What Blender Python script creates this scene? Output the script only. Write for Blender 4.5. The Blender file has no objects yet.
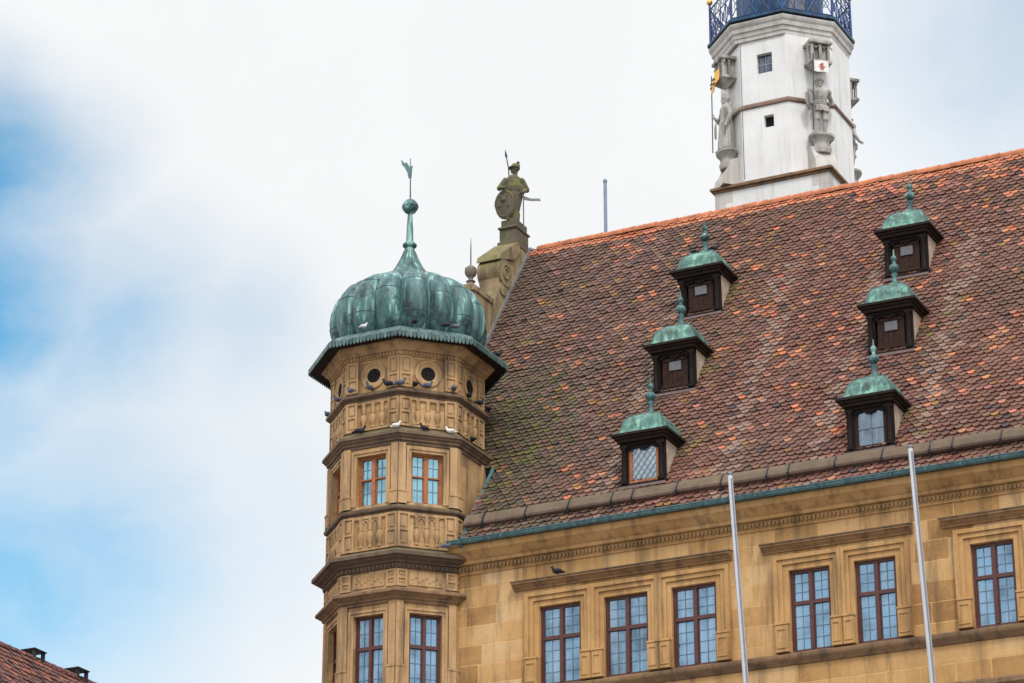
import bpy, bmesh, math, random
from math import sin, cos, pi, radians, sqrt, atan2
from mathutils import Vector, Matrix, noise

random.seed(7)
S = bpy.context.scene
COL = S.collection

# ---------------------------------------------------------------- camera
YAW, PITCH, FPX = 0.4589, 0.38749, 2934.2
cd = bpy.data.cameras.new('camera')
cam = bpy.data.objects.new('camera', cd)
COL.objects.link(cam)
cam.location = (0, -70, 0)
cam.rotation_euler = (pi / 2 + PITCH, 0, YAW)
cd.sensor_width = 36.0
cd.lens = FPX * 36.0 / 1024.0
cd.clip_end = 5000
S.camera = cam

# ---------------------------------------------------------------- world, sun, exposure
SUN_EL, SUN_AZ = radians(48), radians(140)       # azimuth clockwise from +Y
W = bpy.data.worlds.new('World')
S.world = W
W.use_nodes = True
nt = W.node_tree
nt.nodes.clear()


def nd(t, typ, **kw):
    n = t.nodes.new(typ)
    for k, v in kw.items():
        if k.startswith('_'):
            setattr(n, k[1:], v)
    for k, v in kw.items():
        if k.startswith('_'):
            continue
        s = n.inputs[int(k[1:])] if (k[0] == 'i' and k[1:].isdigit()) else n.inputs[k.replace('__', ' ')]
        if isinstance(v, bpy.types.NodeSocket):
            t.links.new(v, s)
        else:
            s.default_value = v
    return n


def math_(t, op, a, b=0.0, c=0.0, clamp=False):
    n = nd(t, 'ShaderNodeMath', _operation=op, i0=a, i1=b, i2=c)
    n.use_clamp = clamp
    return n.outputs[0]


def smooth(t, v, a, b, lo=0.0, hi=1.0):
    n = nd(t, 'ShaderNodeMapRange', _interpolation_type='SMOOTHSTEP', i0=v, i1=a, i2=b, i3=lo, i4=hi)
    return n.outputs[0]


def mixc(t, f, a, b, blend='MIX'):
    n = t.nodes.new('ShaderNodeMix')
    n.data_type = 'RGBA'
    n.blend_type = blend
    for s, v in ((n.inputs[0], f), (n.inputs[6], a), (n.inputs[7], b)):
        if isinstance(v, bpy.types.NodeSocket):
            t.links.new(v, s)
        else:
            s.default_value = v if not isinstance(v, tuple) or len(v) == 4 else (*v, 1.0)
    return n.outputs[2]


def ramp(t, v, stops, interp='LINEAR'):
    n = t.nodes.new('ShaderNodeValToRGB')
    n.color_ramp.interpolation = interp
    e = n.color_ramp.elements
    while len(e) < len(stops):
        e.new(0.5)
    for el, (p, c) in zip(e, stops):
        el.position = p
        el.color = (*c, 1.0) if len(c) == 3 else c
    t.links.new(v, n.inputs[0])
    return n.outputs[0]


def nz(t, vec, scale, detail=4.0, rough=0.55, dist=0.0):
    n = nd(t, 'ShaderNodeTexNoise', Vector=vec, Scale=scale, Detail=detail, Roughness=rough, Distortion=dist)
    return n.outputs[0]


def scaled(t, v, s):
    return nd(t, 'ShaderNodeVectorMath', _operation='MULTIPLY', i0=v, i1=s).outputs[0]


tc = nd(nt, 'ShaderNodeTexCoord').outputs['Generated']
sky = nd(nt, 'ShaderNodeTexSky', _sky_type='NISHITA', _sun_disc=False, _sun_elevation=SUN_EL, _sun_rotation=SUN_AZ,
         _air_density=1.0, _dust_density=0.6, _ozone_density=2.0)
skyc = nd(nt, 'ShaderNodeHueSaturation', Saturation=1.2, Value=1.3, Color=sky.outputs[0]).outputs[0]
skyc = nd(nt, 'ShaderNodeVectorMath', _operation='MULTIPLY', i0=skyc, i1=(.52, 1.25, 1.14)).outputs[0]
nvec = nd(nt, 'ShaderNodeTexNoise', Vector=tc, Scale=4.5, Detail=7.0, Roughness=0.58).outputs[1]
off = nd(nt, 'ShaderNodeVectorMath', _operation='SUBTRACT', i0=nvec, i1=(0.5, 0.5, 0.5)).outputs[0]
off = nd(nt, 'ShaderNodeVectorMath', _operation='SCALE', i0=off, Scale=0.085).outputs[0]
dirv = nd(nt, 'ShaderNodeVectorMath', _operation='ADD', i0=tc, i1=off).outputs[0]
# gaps in the overcast: (direction, angular radius, how open)
GAPS = [((-0.5620, 0.7080, 0.4340), 0.074, 1.0), ((-0.5700, 0.7240, 0.3950), 0.070, 1.0),
        ((-0.5400, 0.7510, 0.3820), 0.070, 0.55), ((-0.5060, 0.7780, 0.3740), 0.052, 0.34), ((-0.5730, 0.7660, 0.2920), 0.115, 0.72),
        ((-0.5700, 0.7460, 0.3460), 0.055, 0.55), ((-0.5200, 0.7950, 0.3080), 0.085, 0.24), ((-0.2300, 0.8560, 0.4650), 0.085, 0.4),
        ((-0.6400, 0.6600, 0.3900), 0.120, 1.0)]
acc = None
for c, r, s in GAPS:
    d = nd(nt, 'ShaderNodeVectorMath', _operation='DISTANCE', i0=dirv, i1=c).outputs[1]
    m = smooth(nt, d, r * 0.05, r, s, 0.0)
    acc = m if acc is None else math_(nt, 'MAXIMUM', acc, m)
sep = nd(nt, 'ShaderNodeSeparateXYZ', Vector=tc)
front = smooth(nt, sep.outputs[1], 0.2, 0.5)
wild = smooth(nt, nz(nt, tc, 2.3, 5.0), 0.56, 0.78, 0.0, 0.55)      # the rest of the sky, outside this view
wild = math_(nt, 'MULTIPLY', wild, math_(nt, 'SUBTRACT', 1.0, front))
wisp = nz(nt, scaled(nt, tc, (1.0, 1.0, 1.8)), 13.0, 8.0, 0.62, 0.6)
acc = math_(nt, 'MULTIPLY', acc, smooth(nt, wisp, 0.3, 0.62, 1.12, 0.86))
gap = math_(nt, 'MAXIMUM', acc, wild, clamp=True)
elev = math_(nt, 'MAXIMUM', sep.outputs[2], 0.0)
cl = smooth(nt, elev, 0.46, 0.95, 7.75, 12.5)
cl = math_(nt, 'MULTIPLY', cl, math_(nt, 'MULTIPLY_ADD', math_(nt, 'SUBTRACT', 1.0, front), 0.35, 1.0))   # unseen cloud on the sun's side brightened to light the scene; brighter towards the zenith, as an overcast sky is
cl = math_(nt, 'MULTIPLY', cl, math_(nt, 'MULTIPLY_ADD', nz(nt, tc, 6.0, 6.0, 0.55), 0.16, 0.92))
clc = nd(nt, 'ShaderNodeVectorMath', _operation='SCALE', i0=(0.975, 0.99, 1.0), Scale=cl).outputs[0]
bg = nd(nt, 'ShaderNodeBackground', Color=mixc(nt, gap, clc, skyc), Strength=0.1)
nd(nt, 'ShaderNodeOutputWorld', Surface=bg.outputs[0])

sd = bpy.data.lights.new('sun', 'SUN')
sd.energy = 1.5
sd.angle = radians(13)
sd.color = (1.0, 0.96, 0.9)
sun = bpy.data.objects.new('sun', sd)
COL.objects.link(sun)
sdir = Vector((sin(SUN_AZ) * cos(SUN_EL), cos(SUN_AZ) * cos(SUN_EL), sin(SUN_EL)))
sun.rotation_euler = (-sdir).to_track_quat('-Z', 'Y').to_euler()
sun.location = (20, -60, 60)

S.view_settings.view_transform = 'Standard'
S.view_settings.look = 'None'
S.view_settings.exposure = 0.3
S.view_settings.gamma = 1.0
S.view_settings.use_curve_mapping = False
S.cycles.max_bounces = 6

GZ = -1.65                                        # ground level; the camera is at eye height


# ---------------------------------------------------------------- materials
def newmat(name):
    m = bpy.data.materials.new(name)
    m.use_nodes = True
    t = m.node_tree
    b = t.nodes['Principled BSDF']
    return m, t, b


def bump(t, b, h, dist=0.02, strength=0.5):
    n = nd(t, 'ShaderNodeBump', Strength=strength, Distance=dist, Height=h)
    t.links.new(n.outputs[0], b.inputs['Normal'])


def pos(t):
    return nd(t, 'ShaderNodeNewGeometry').outputs['Position']


def stone(name, cols, brick=None, dirt=0.45, dirtcol=(0.07, 0.05, 0.035), moss=0.0, mortar=1.15, rough=0.88):
    """sandstone: block-to-block colour, cloudy weathering, vertical dirt runs, grain"""
    m, t, b = newmat(name)
    p = pos(t)
    big = nz(t, p, 0.55, 5.0, 0.6, 0.4)
    if brick:
        bw, bh, ms = brick
        uv = nd(t, 'ShaderNodeUVMap').outputs[0]
        wob = nd(t, 'ShaderNodeTexNoise', Vector=p, Scale=1.6, Detail=3.0).outputs[1]
        wob = nd(t, 'ShaderNodeVectorMath', _operation='SUBTRACT', i0=wob, i1=(.5, .5, .5)).outputs[0]
        wob = nd(t, 'ShaderNodeVectorMath', _operation='SCALE', i0=wob, Scale=0.035).outputs[0]
        uv = nd(t, 'ShaderNodeVectorMath', _operation='ADD', i0=uv, i1=wob).outputs[0]
        bk = t.nodes.new('ShaderNodeTexBrick')
        t.links.new(uv, bk.inputs['Vector'])
        bk.offset = 0.41
        bk.squash = 0.75
        bk.squash_frequency = 3
        bk.inputs['Color1'].default_value = (0, 0, 0, 1)
        bk.inputs['Color2'].default_value = (1, 1, 1, 1)
        bk.inputs['Mortar'].default_value = (.5, .5, .5, 1)
        bk.inputs['Scale'].default_value = 1.0
        bk.inputs['Mortar Size'].default_value = ms
        bk.inputs['Mortar Smooth'].default_value = 0.4
        bk.inputs['Bias'].default_value = 0.0
        bk.inputs['Brick Width'].default_value = bw
        bk.inputs['Row Height'].default_value = bh
        f = math_(t, 'MULTIPLY_ADD', bk.outputs[0], 0.85, math_(t, 'MULTIPLY_ADD', big, 1.2, -0.52))
    else:
        f = math_(t, 'MULTIPLY_ADD', big, 1.7, -0.35)
    fine = nz(t, p, 9.0, 6.0, 0.65)
    f = math_(t, 'ADD', f, math_(t, 'MULTIPLY_ADD', fine, 0.5, -0.25), clamp=True)
    col = ramp(t, f, [(i / (len(cols) - 1), c) for i, c in enumerate(cols)])
    if brick:
        mo = math_(t, 'MULTIPLY', bk.outputs['Fac'], smooth(t, nz(t, p, 0.7, 3.0), 0.3, 0.6, 0.35, 1.0))
        mc = nd(t, 'ShaderNodeVectorMath', _operation='SCALE', i0=col, Scale=mortar).outputs[0]
        col = mixc(t, mo, col, mc)
    runs = nz(t, scaled(t, p, (2.6, 2.6, 0.35)), 1.3, 5.0, 0.6)
    runs = math_(t, 'MULTIPLY', smooth(t, runs, 0.44, 0.68), dirt)
    blot = math_(t, 'MULTIPLY', smooth(t, nz(t, p, 2.8, 6.0, 0.7), 0.55, 0.75), dirt * 0.6)
    col = mixc(t, math_(t, 'MAXIMUM', runs, blot), col, dirtcol)
    if moss > 0:
        nrm = nd(t, 'ShaderNodeSeparateXYZ', Vector=nd(t, 'ShaderNodeNewGeometry').outputs['Normal']).outputs[2]
        mf = math_(t, 'MULTIPLY_ADD', nrm, 0.35, nz(t, p, 3.5, 5.0))
        mf = math_(t, 'MULTIPLY', smooth(t, mf, 0.52, 0.75), moss)
        col = mixc(t, mf, col, (0.12, 0.13, 0.03))
    t.links.new(col, b.inputs['Base Color'])
    b.inputs['Roughness'].default_value = rough
    h = math_(t, 'ADD', math_(t, 'MULTIPLY', fine, 0.5), math_(t, 'MULTIPLY', nz(t, p, 38.0, 3.0), 0.25))
    if brick:
        h = math_(t, 'SUBTRACT', h, math_(t, 'MULTIPLY', bk.outputs['Fac'], 0.5))
    bump(t, b, h, 0.03, 0.55)
    return m


M = {}
M['ashlar'] = stone('ochre_ashlar', [(.29, .15, .052), (.455, .256, .095), (.54, .322, .135), (.6, .41, .22)],
                    brick=(1.25, 0.56, 0.017), dirt=.5, mortar=1.32)
M['trim'] = stone('ochre_trim', [(.3, .16, .057), (.475, .27, .105), (.57, .355, .165)], dirt=.5)
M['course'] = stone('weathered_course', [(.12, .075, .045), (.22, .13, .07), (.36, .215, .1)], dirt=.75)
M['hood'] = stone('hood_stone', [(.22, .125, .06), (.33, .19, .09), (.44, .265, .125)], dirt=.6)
M['turret'] = stone('brown_sandstone', [(.25, .14, .058), (.44, .265, .115), (.55, .36, .18)],
                    brick=(0.95, 0.5, 0.008), dirt=.6, mortar=.8)
M['turret_trim'] = stone('brown_trim', [(.24, .138, .062), (.44, .27, .13), (.56, .37, .2)], dirt=.6)
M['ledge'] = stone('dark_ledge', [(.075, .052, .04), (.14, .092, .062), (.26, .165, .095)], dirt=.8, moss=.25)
M['gable'] = stone('mossy_gable', [(.14, .105, .06), (.26, .19, .105), (.4, .295, .17)], dirt=.8, moss=.6)
M['statue'] = stone('mossy_statue', [(.05, .045, .034), (.095, .08, .055), (.17, .135, .09)], dirt=.7, moss=1.0)
M['greystone'] = stone('grey_stone', [(.3, .28, .25), (.42, .4, .36), (.52, .5, .46)], dirt=.7, dirtcol=(.1, .09, .075))
M['ballstone'] = stone('ball_stone', [(.14, .12, .1), (.22, .19, .16), (.3, .27, .23)], dirt=.7)
M['towerledge'] = stone('grey_ledge', [(.4, .38, .36), (.52, .5, .48), (.62, .6, .58)], dirt=.4, dirtcol=(.2, .17, .15))
M['broach'] = stone('pale_broach', [(.42, .4, .37), (.52, .5, .47), (.6, .58, .55)], dirt=.45, dirtcol=(.25, .2, .17))
M['figure'] = stone('figure_stone', [(.28, .265, .24), (.4, .38, .35), (.5, .48, .45)], dirt=.75, dirtcol=(.06, .052, .045))
M['reddish'] = stone('red_string', [(.17, .1, .08), (.25, .16, .13), (.33, .24, .2)], dirt=.7, moss=.4)


def plaster():
    m, t, b = newmat('white_plaster')
    p = pos(t)
    f = nz(t, p, 0.9, 5.0, 0.6)
    c = ramp(t, f, [(0.3, (.64, .638, .64)), (0.7, (.75, .75, .755))])
    r = smooth(t, nz(t, scaled(t, p, (3.2, 3.2, .22)), 1.1, 6.0, .65), 0.5, 0.7, 0, .5)
    c = mixc(t, r, c, (.43, .41, .38))
    q = smooth(t, nz(t, p, 1.1, 6.0, .7), .52, .6, 0, .3)
    c = mixc(t, q, c, (.72, .7, .66))
    t.links.new(c, b.inputs['Base Color'])
    b.inputs['Roughness'].default_value = .9
    bump(t, b, nz(t, p, 12.0, 5.0), .015, .4)
    return m


M['plaster'] = plaster()


def copper(name, light, mid, dark, amt=0.5, sc=1.0):
    m, t, b = newmat(name)
    p = pos(t)
    streak = nz(t, scaled(t, p, (3.4 * sc, 3.4 * sc, .5 * sc)), 1.0, 6.0, 0.62, .3)
    c = ramp(t, streak, [(0.3, dark), (0.3 + .22 * amt, mid), (.62, light), (.8, mid)])
    bl = smooth(t, nz(t, p, 1.7 * sc, 6.0, 0.65), 0.5, 0.66, 0, .75 * amt)
    c = mixc(t, bl, c, dark)
    fine = nz(t, p, 16.0, 5.0, 0.7)
    c = mixc(t, smooth(t, fine, .55, .75, 0, .4), c, light)
    t.links.new(c, b.inputs['Base Color'])
    b.inputs['Roughness'].default_value = .5
    b.inputs['Metallic'].default_value = .15
    bump(t, b, fine, .01, .35)
    return m


M['copper'] = copper('verdigris_copper', (.25, .44, .395), (.07, .175, .175), (.009, .022, .027), 1.15, 1.3)
M['copper_light'] = copper('bright_verdigris', (.2, .4, .315), (.09, .22, .18), (.016, .04, .037), 1.15, 1.6)
M['copper_dark'] = copper('dark_verdigris', (.12, .2, .19), (.06, .115, .115), (.02, .04, .042), .8, 2.0)
M['gutter'] = copper('teal_gutter', (.1, .2, .22), (.06, .13, .15), (.03, .06, .075), .5, 2.0)
M['blueroof'] = copper('blue_sheet', (.015, .085, .17), (.008, .045, .1), (.003, .012, .03), .8)


def plain(name, col, rough=.6, metal=0.0, var=.35, sc=6.0, bmp=.3):
    m, t, b = newmat(name)
    p = pos(t)
    f = nz(t, p, sc, 5.0, .65)
    lo = tuple(c * (1 - var) for c in col)
    hi = tuple(min(1, c * (1 + var * .6)) for c in col)
    t.links.new(ramp(t, f, [(.3, lo), (.7, hi)]), b.inputs['Base Color'])
    b.inputs['Roughness'].default_value = rough
    b.inputs['Metallic'].default_value = metal
    if max(col) < .06:
        b.inputs['Specular IOR Level'].default_value = .2
    if bmp:
        bump(t, b, f, .01, bmp)
    return m


M['redwood'] = plain('red_brown_wood', (.085, .022, .017), .45, 0, .3, 8)
M['orangewood'] = plain('orange_wood', (.37, .115, .033), .5, 0, .35, 8)
M['darkwood'] = plain('dark_wood', (.013, .008, .0065), .75, 0, .5, 7)
M['soffit'] = plain('brown_soffit', (.024, .015, .011), .8, 0, .45, 5)
M['brownwood'] = plain('brown_wood', (.034, .014, .009), .65, 0, .45, 7)
M['cheek'] = plain('cheek_plaster', (.4, .31, .24), .9, 0, .35, 4)
M['apron'] = plain('lead_apron', (.13, .085, .08), .7, 0, .4, 5)
M['lead'] = plain('lead_grey', (.16, .165, .175), .6, .2, .3)
M['came'] = plain('lead_came', (.17, .23, .3), .6, .1, .2, 6, 0)
M['iron'] = plain('dark_iron', (.05, .055, .065), .5, .6, .3)
M['blueiron'] = plain('blue_iron', (.012, .05, .19), .45, .2, .4)
M['gold'] = plain('gilding', (.75, .42, .08), .3, .7, .2)
M['polewhite'] = plain('pole_white', (.55, .56, .6), .35, 0, .08, 3, 0)
M['polegrey'] = plain('pole_grey', (.22, .24, .3), .5, 0, .2, 3, 0)
M['bannerwhite'] = plain('banner_white', (.75, .73, .7), .6, 0, .1)
M['bannerred'] = plain('banner_red', (.5, .12, .07), .6, 0, .2)
M['flashing'] = plain('lead_flashing', (.2, .2, .205), .6, .2, .3)
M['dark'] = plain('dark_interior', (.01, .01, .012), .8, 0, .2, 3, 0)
M['paper'] = plain('paper_pane', (.12, .125, .14), .3, 0, .2)
M['underlay'] = plain('roof_underlay', (.03, .02, .018), .9, 0, .3)
M['snow_guard'] = stone('clay_boards', [(.085, .055, .044), (.14, .088, .068), (.2, .128, .096)], dirt=.6, moss=.2)
M['chimney'] = plain('sooty_metal', (.035, .03, .035), .6, .2, .4)


def glass(name, tint, metal=.65, rough=.07, base_var=.6):
    m, t, b = newmat(name)
    p = pos(t)
    f = nz(t, p, 1.4, 4.0, .6)
    lo = tuple(c * (1 - base_var) for c in tint)
    rnd_ = nd(t, 'ShaderNodeObjectInfo').outputs['Random']
    c = ramp(t, math_(t, 'ADD', f, math_(t, 'MULTIPLY_ADD', rnd_, .3, -.15)), [(.32, lo), (.66, tint)])
    drape = nz(t, scaled(t, p, (5.0, 5.0, .35)), 1.0, 3.0)          # pale net curtains showing through
    c = mixc(t, smooth(t, drape, .48, .62, 0, .16), c, (.5, .53, .55))
    t.links.new(c, b.inputs['Base Color'])
    b.inputs['Metallic'].default_value = metal
    b.inputs['Roughness'].default_value = rough
    vo = nd(t, 'ShaderNodeTexVoronoi', Vector=p, Scale=4.0).outputs[1]
    h = math_(t, 'ADD', nz(t, p, 3.0, 3.0), math_(t, 'MULTIPLY', nd(t, 'ShaderNodeSeparateXYZ', Vector=vo).outputs[0], .15))
    bump(t, b, h, .05, .22)
    return m


M['glass'] = glass('window_glass', (.2, .34, .48))
M['glass_dormer'] = glass('dormer_glass', (.2, .26, .33))
M['glass_cyan'] = glass('cyan_glass', (.24, .47, .56))
M['glass_grey'] = glass('grey_glass', (.42, .5, .56), base_var=.35)
M['glass_dark'] = glass('dark_glass', (.07, .09, .13))


def tilemat():
    m, t, b = newmat('clay_tiles')
    p = pos(t)
    a = nd(t, 'ShaderNodeAttribute', _attribute_name='tile').outputs[0]
    f = nz(t, p, 14.0, 5.0, .7)
    c = mixc(t, smooth(t, f, .5, .72, 0, .55), a, (.06, .045, .04))
    g = nz(t, p, 26.0, 4.0, .7)
    c = mixc(t, smooth(t, g, .6, .75, 0, .22), c, (.28, .22, .17))
    t.links.new(c, b.inputs['Base Color'])
    b.inputs['Roughness'].default_value = .85
    bump(t, b, f, .012, .5)
    return m


M['tiles'] = tilemat()


def paving():
    m, t, b = newmat('stone_paving')
    p = pos(t)
    v = nd(t, 'ShaderNodeTexVoronoi', Vector=p, Scale=6.0)
    c = ramp(t, nd(t, 'ShaderNodeSeparateXYZ', Vector=v.outputs[1]).outputs[0], [(0, (.14, .135, .13)), (1, (.27, .26, .25))])
    c = mixc(t, smooth(t, nz(t, p, .3, 4.0), .4, .7, 0, .4), c, (.17, .15, .13))
    t.links.new(c, b.inputs['Base Color'])
    b.inputs['Roughness'].default_value = .8
    bump(t, b, v.outputs[0], .03, .6)
    return m


M['paving'] = paving()


# ---------------------------------------------------------------- mesh helpers
class MB:
    """collects shapes and links them as ONE mesh object"""

    def __init__(self):
        self.v, self.f, self.m = [], [], []

    def add(self, pts, faces, mat=0, xf=None):
        o = len(self.v)
        for p in pts:
            p = Vector(p)
            self.v.append(xf(p) if xf else p)
        for f in faces:
            self.f.append([i + o for i in f])
            self.m.append(mat)
        return self

    def quad(self, a, b, c, d, mat=0, xf=None):
        return self.add([a, b, c, d], [(0, 1, 2, 3)], mat, xf)

    def box(self, x0, x1, y0, y1, z0, z1, mat=0, xf=None, bev=0.0):
        if bev > 0:
            b = bev
            pts, idx = [], []
            for z, k in ((z0, b), (z0 + b, 0), (z1 - b, 0), (z1, b)):
                pts += [(x0 + k, y0 + k, z), (x1 - k, y0 + k, z), (x1 - k, y1 - k, z), (x0 + k, y1 - k, z)]
            fs = [(3, 2, 1, 0), (12, 13, 14, 15)]
            for r in range(3):
                for i in range(4):
                    j = (i + 1) % 4
                    fs.append((r * 4 + i, r * 4 + j, r * 4 + 4 + j, r * 4 + 4 + i))
            return self.add(pts, fs, mat, xf)
        return self.add([(x0, y0, z0), (x1, y0, z0), (x1, y1, z0), (x0, y1, z0),
                         (x0, y0, z1), (x1, y0, z1), (x1, y1, z1), (x0, y1, z1)],
                        [(3, 2, 1, 0), (4, 5, 6, 7), (0, 1, 5, 4), (1, 2, 6, 5), (2, 3, 7, 6), (3, 0, 4, 7)], mat, xf)

    def prism(self, poly, vec, mat=0, xf=None):
        n = len(poly)
        vec = Vector(vec)
        pts = [Vector(p) for p in poly] + [Vector(p) + vec for p in poly]
        fs = [tuple(range(n))[::-1], tuple(range(n, 2 * n))]
        for i in range(n):
            j = (i + 1) % n
            fs.append((i, j, n + j, n + i))
        return self.add(pts, fs, mat, xf)

    def rings(self, rings, mat=0, closed=True, cap0=True, cap1=True, xf=None):
        n = len(rings[0])
        pts = [p for r in rings for p in r]
        fs = []
        for k in range(len(rings) - 1):
            for i in range(n if closed else n - 1):
                j = (i + 1) % n
                fs.append((k * n + i, k * n + j, (k + 1) * n + j, (k + 1) * n + i))
        if cap0:
            fs.append(tuple(range(n))[::-1])
        if cap1:
            fs.append(tuple(range((len(rings) - 1) * n, len(rings) * n)))
        return self.add(pts, fs, mat, xf)

    def lathe(self, prof, c=(0, 0, 0), n=16, mat=0, xf=None, lob=0.0, nl=8):
        rs = []
        for r, z in prof:
            ring = []
            for i in range(n):
                a = 2 * pi * i / n
                k = 1 + lob * (abs(sin(a * nl / 2)) - .5)
                ring.append((c[0] + r * k * cos(a), c[1] + r * k * sin(a), c[2] + z))
            rs.append(ring)
        return self.rings(rs, mat, xf=xf)

    def octo(self, prof, c, mat=0, cap0=False, cap1=False):
        """eight-sided sweep; prof = (corner radius, z)"""
        rs = []
        for r, z in prof:
            rs.append([(c[0] + r * sin(radians(22.5 + 45 * k)), c[1] - r * cos(radians(22.5 + 45 * k)), z) for k in range(8)])
        return self.rings(rs, mat, cap0=cap0, cap1=cap1)

    def tube(self, pts, rad, n=8, mat=0, xf=None):
        rs = []
        pts = [Vector(p) for p in pts]
        if not isinstance(rad, (list, tuple)):
            rad = [rad] * len(pts)
        for i, p in enumerate(pts):
            d = (pts[min(i + 1, len(pts) - 1)] - pts[max(i - 1, 0)]).normalized()
            a = d.orthogonal() if i == 0 else None
            if a is None:
                a = (prev - d * prev.dot(d))
            a.normalize()
            prev = a
            b = d.cross(a)
            rs.append([p + (a * cos(2 * pi * k / n) + b * sin(2 * pi * k / n)) * rad[i] for k in range(n)])
        return self.rings(rs, mat, xf=xf)

    def ball(self, c, r, n=12, mat=0, sc=(1, 1, 1), xf=None):
        rs = []
        for k in range(1, n // 2):
            th = pi * k / (n // 2)
            rs.append([(c[0] + sc[0] * r * sin(th) * cos(2 * pi * i / n), c[1] + sc[1] * r * sin(th) * sin(2 * pi * i / n),
                        c[2] - sc[2] * r * cos(th)) for i in range(n)])
        return self.rings(rs, mat, xf=xf)

    def holes(self, x0, x1, z0, z1, hs, y, depth, mat=0, xf=None):
        """wall sheet in the local y plane with openings (x0,x1,z0,z1) and their reveals going to y+depth"""
        xs = sorted({x0, x1, *[h[0] for h in hs], *[h[1] for h in hs]})
        zs = sorted({z0, z1, *[h[2] for h in hs], *[h[3] for h in hs]})
        for a, b in zip(xs, xs[1:]):
            for c, d in zip(zs, zs[1:]):
                mx, mz = (a + b) / 2, (c + d) / 2
                if any(h[0] < mx < h[1] and h[2] < mz < h[3] for h in hs):
                    continue
                self.quad((a, y, c), (b, y, c), (b, y, d), (a, y, d), mat, xf)
        for a, b, c, d in hs:
            y2 = y + depth
            self.quad((a, y, c), (a, y2, c), (a, y2, d), (a, y, d), mat, xf)
            self.quad((b, y, c), (b, y, d), (b, y2, d), (b, y2, c), mat, xf)
            self.quad((a, y, d), (a, y2, d), (b, y2, d), (b, y, d), mat, xf)
            self.quad((a, y, c), (b, y, c), (b, y2, c), (a, y2, c), mat, xf)
        return self

    def build(self, name, mats, parent=None, origin=None, sharp=38, label=None):
        """origin: world position of the new object; verts are given in world space (or, for a parent
        flagged 'local', in that parent's own space)"""
        me = bpy.data.meshes.new(name)
        po = Vector(parent['_o']) if parent else Vector((0, 0, 0))
        o = Vector(origin) if origin is not None else (po if parent else Vector((0, 0, 0)))
        vs = [v - o for v in self.v]
        me.from_pydata([tuple(v) for v in vs], [], self.f)
        if not isinstance(mats, (list, tuple)):
            mats = [mats]
        for m in mats:
            me.materials.append(m)
        me.polygons.foreach_set('material_index', self.m)
        uv = me.uv_layers.new(name='UVMap')
        for p in me.polygons:
            n = p.normal
            if abs(n.z) > .92:
                for li in p.loop_indices:
                    q = self.v[me.loops[li].vertex_index]
                    uv.data[li].uv = (q.x, q.y)
            else:
                t = Vector((-n.y, n.x, 0)).normalized()
                for li in p.loop_indices:
                    q = self.v[me.loops[li].vertex_index]
                    uv.data[li].uv = (q.dot(t), q.z)
        me.polygons.foreach_set('use_smooth', [True] * len(me.polygons))
        me.set_sharp_from_angle(angle=radians(sharp))
        me.update()
        ob = bpy.data.objects.new(name, me)
        COL.objects.link(ob)
        ob['_o'] = tuple(o)
        if parent:
            ob.parent = parent
            ob.location = o - po
        else:
            ob.location = o
        if label:
            ob['label'] = label
        return ob


def tag(o, label, cat, group=None, kind=None):
    o['label'] = label
    o['category'] = cat
    if group:
        o['group'] = group
    if kind:
        o['kind'] = kind
    return o


def thing(name, loc, label, cat, group=None):
    e = bpy.data.objects.new(name, None)
    COL.objects.link(e)
    e.location = loc
    e.empty_display_size = .3
    e['_o'] = tuple(loc)
    return tag(e, label, cat, group)


def faceframe(c, deg):
    """local (t along the face, d inward(+)/outward(-) from the axis, z) for an octagon face whose normal is deg from -Y"""
    a = radians(deg)
    nx, ny, tx, ty = sin(a), -cos(a), cos(a), sin(a)
    return lambda p: Vector((c[0] + tx * p.x - nx * p.y, c[1] + ty * p.x - ny * p.y, p.z))


def remeshed(shapes, voxel, name, smooth_steps=3):
    """one continuous skin round a set of overlapping closed shapes"""
    me = bpy.data.meshes.new(name)
    me.from_pydata([tuple(v) for v in shapes.v], [], shapes.f)
    ob = bpy.data.objects.new(name, me)
    COL.objects.link(ob)
    md = ob.modifiers.new('r', 'REMESH')
    md.mode = 'VOXEL'
    md.voxel_size = voxel
    ms = ob.modifiers.new('s', 'SMOOTH')
    ms.iterations = smooth_steps
    ms.factor = .5
    dg = bpy.context.evaluated_depsgraph_get()
    out = bpy.data.meshes.new_from_object(ob.evaluated_get(dg))
    bpy.data.objects.remove(ob)
    mb = MB()
    mb.v = [v.co.copy() for v in out.vertices]
    mb.f = [list(p.vertices) for p in out.polygons]
    mb.m = [0] * len(mb.f)
    return mb


# ---------------------------------------------------------------- ground
g = MB().box(-900, 900, -900, 900, GZ - .5, GZ)
tag(g.build('ground', M['paving']), 'grey stone paving of the market square', 'ground', kind='structure')

# ---------------------------------------------------------------- roof tiles
RY0, RZ0, RYR, RZR = -.6, 25.697, 8.877, 38.992          # eaves line and ridge line of the town hall
SL = sqrt((RYR - RY0) ** 2 + (RZR - RZ0) ** 2)
SV = Vector((0, (RYR - RY0) / SL, (RZR - RZ0) / SL))
NV = Vector((0, -SV.z, SV.y))


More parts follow.
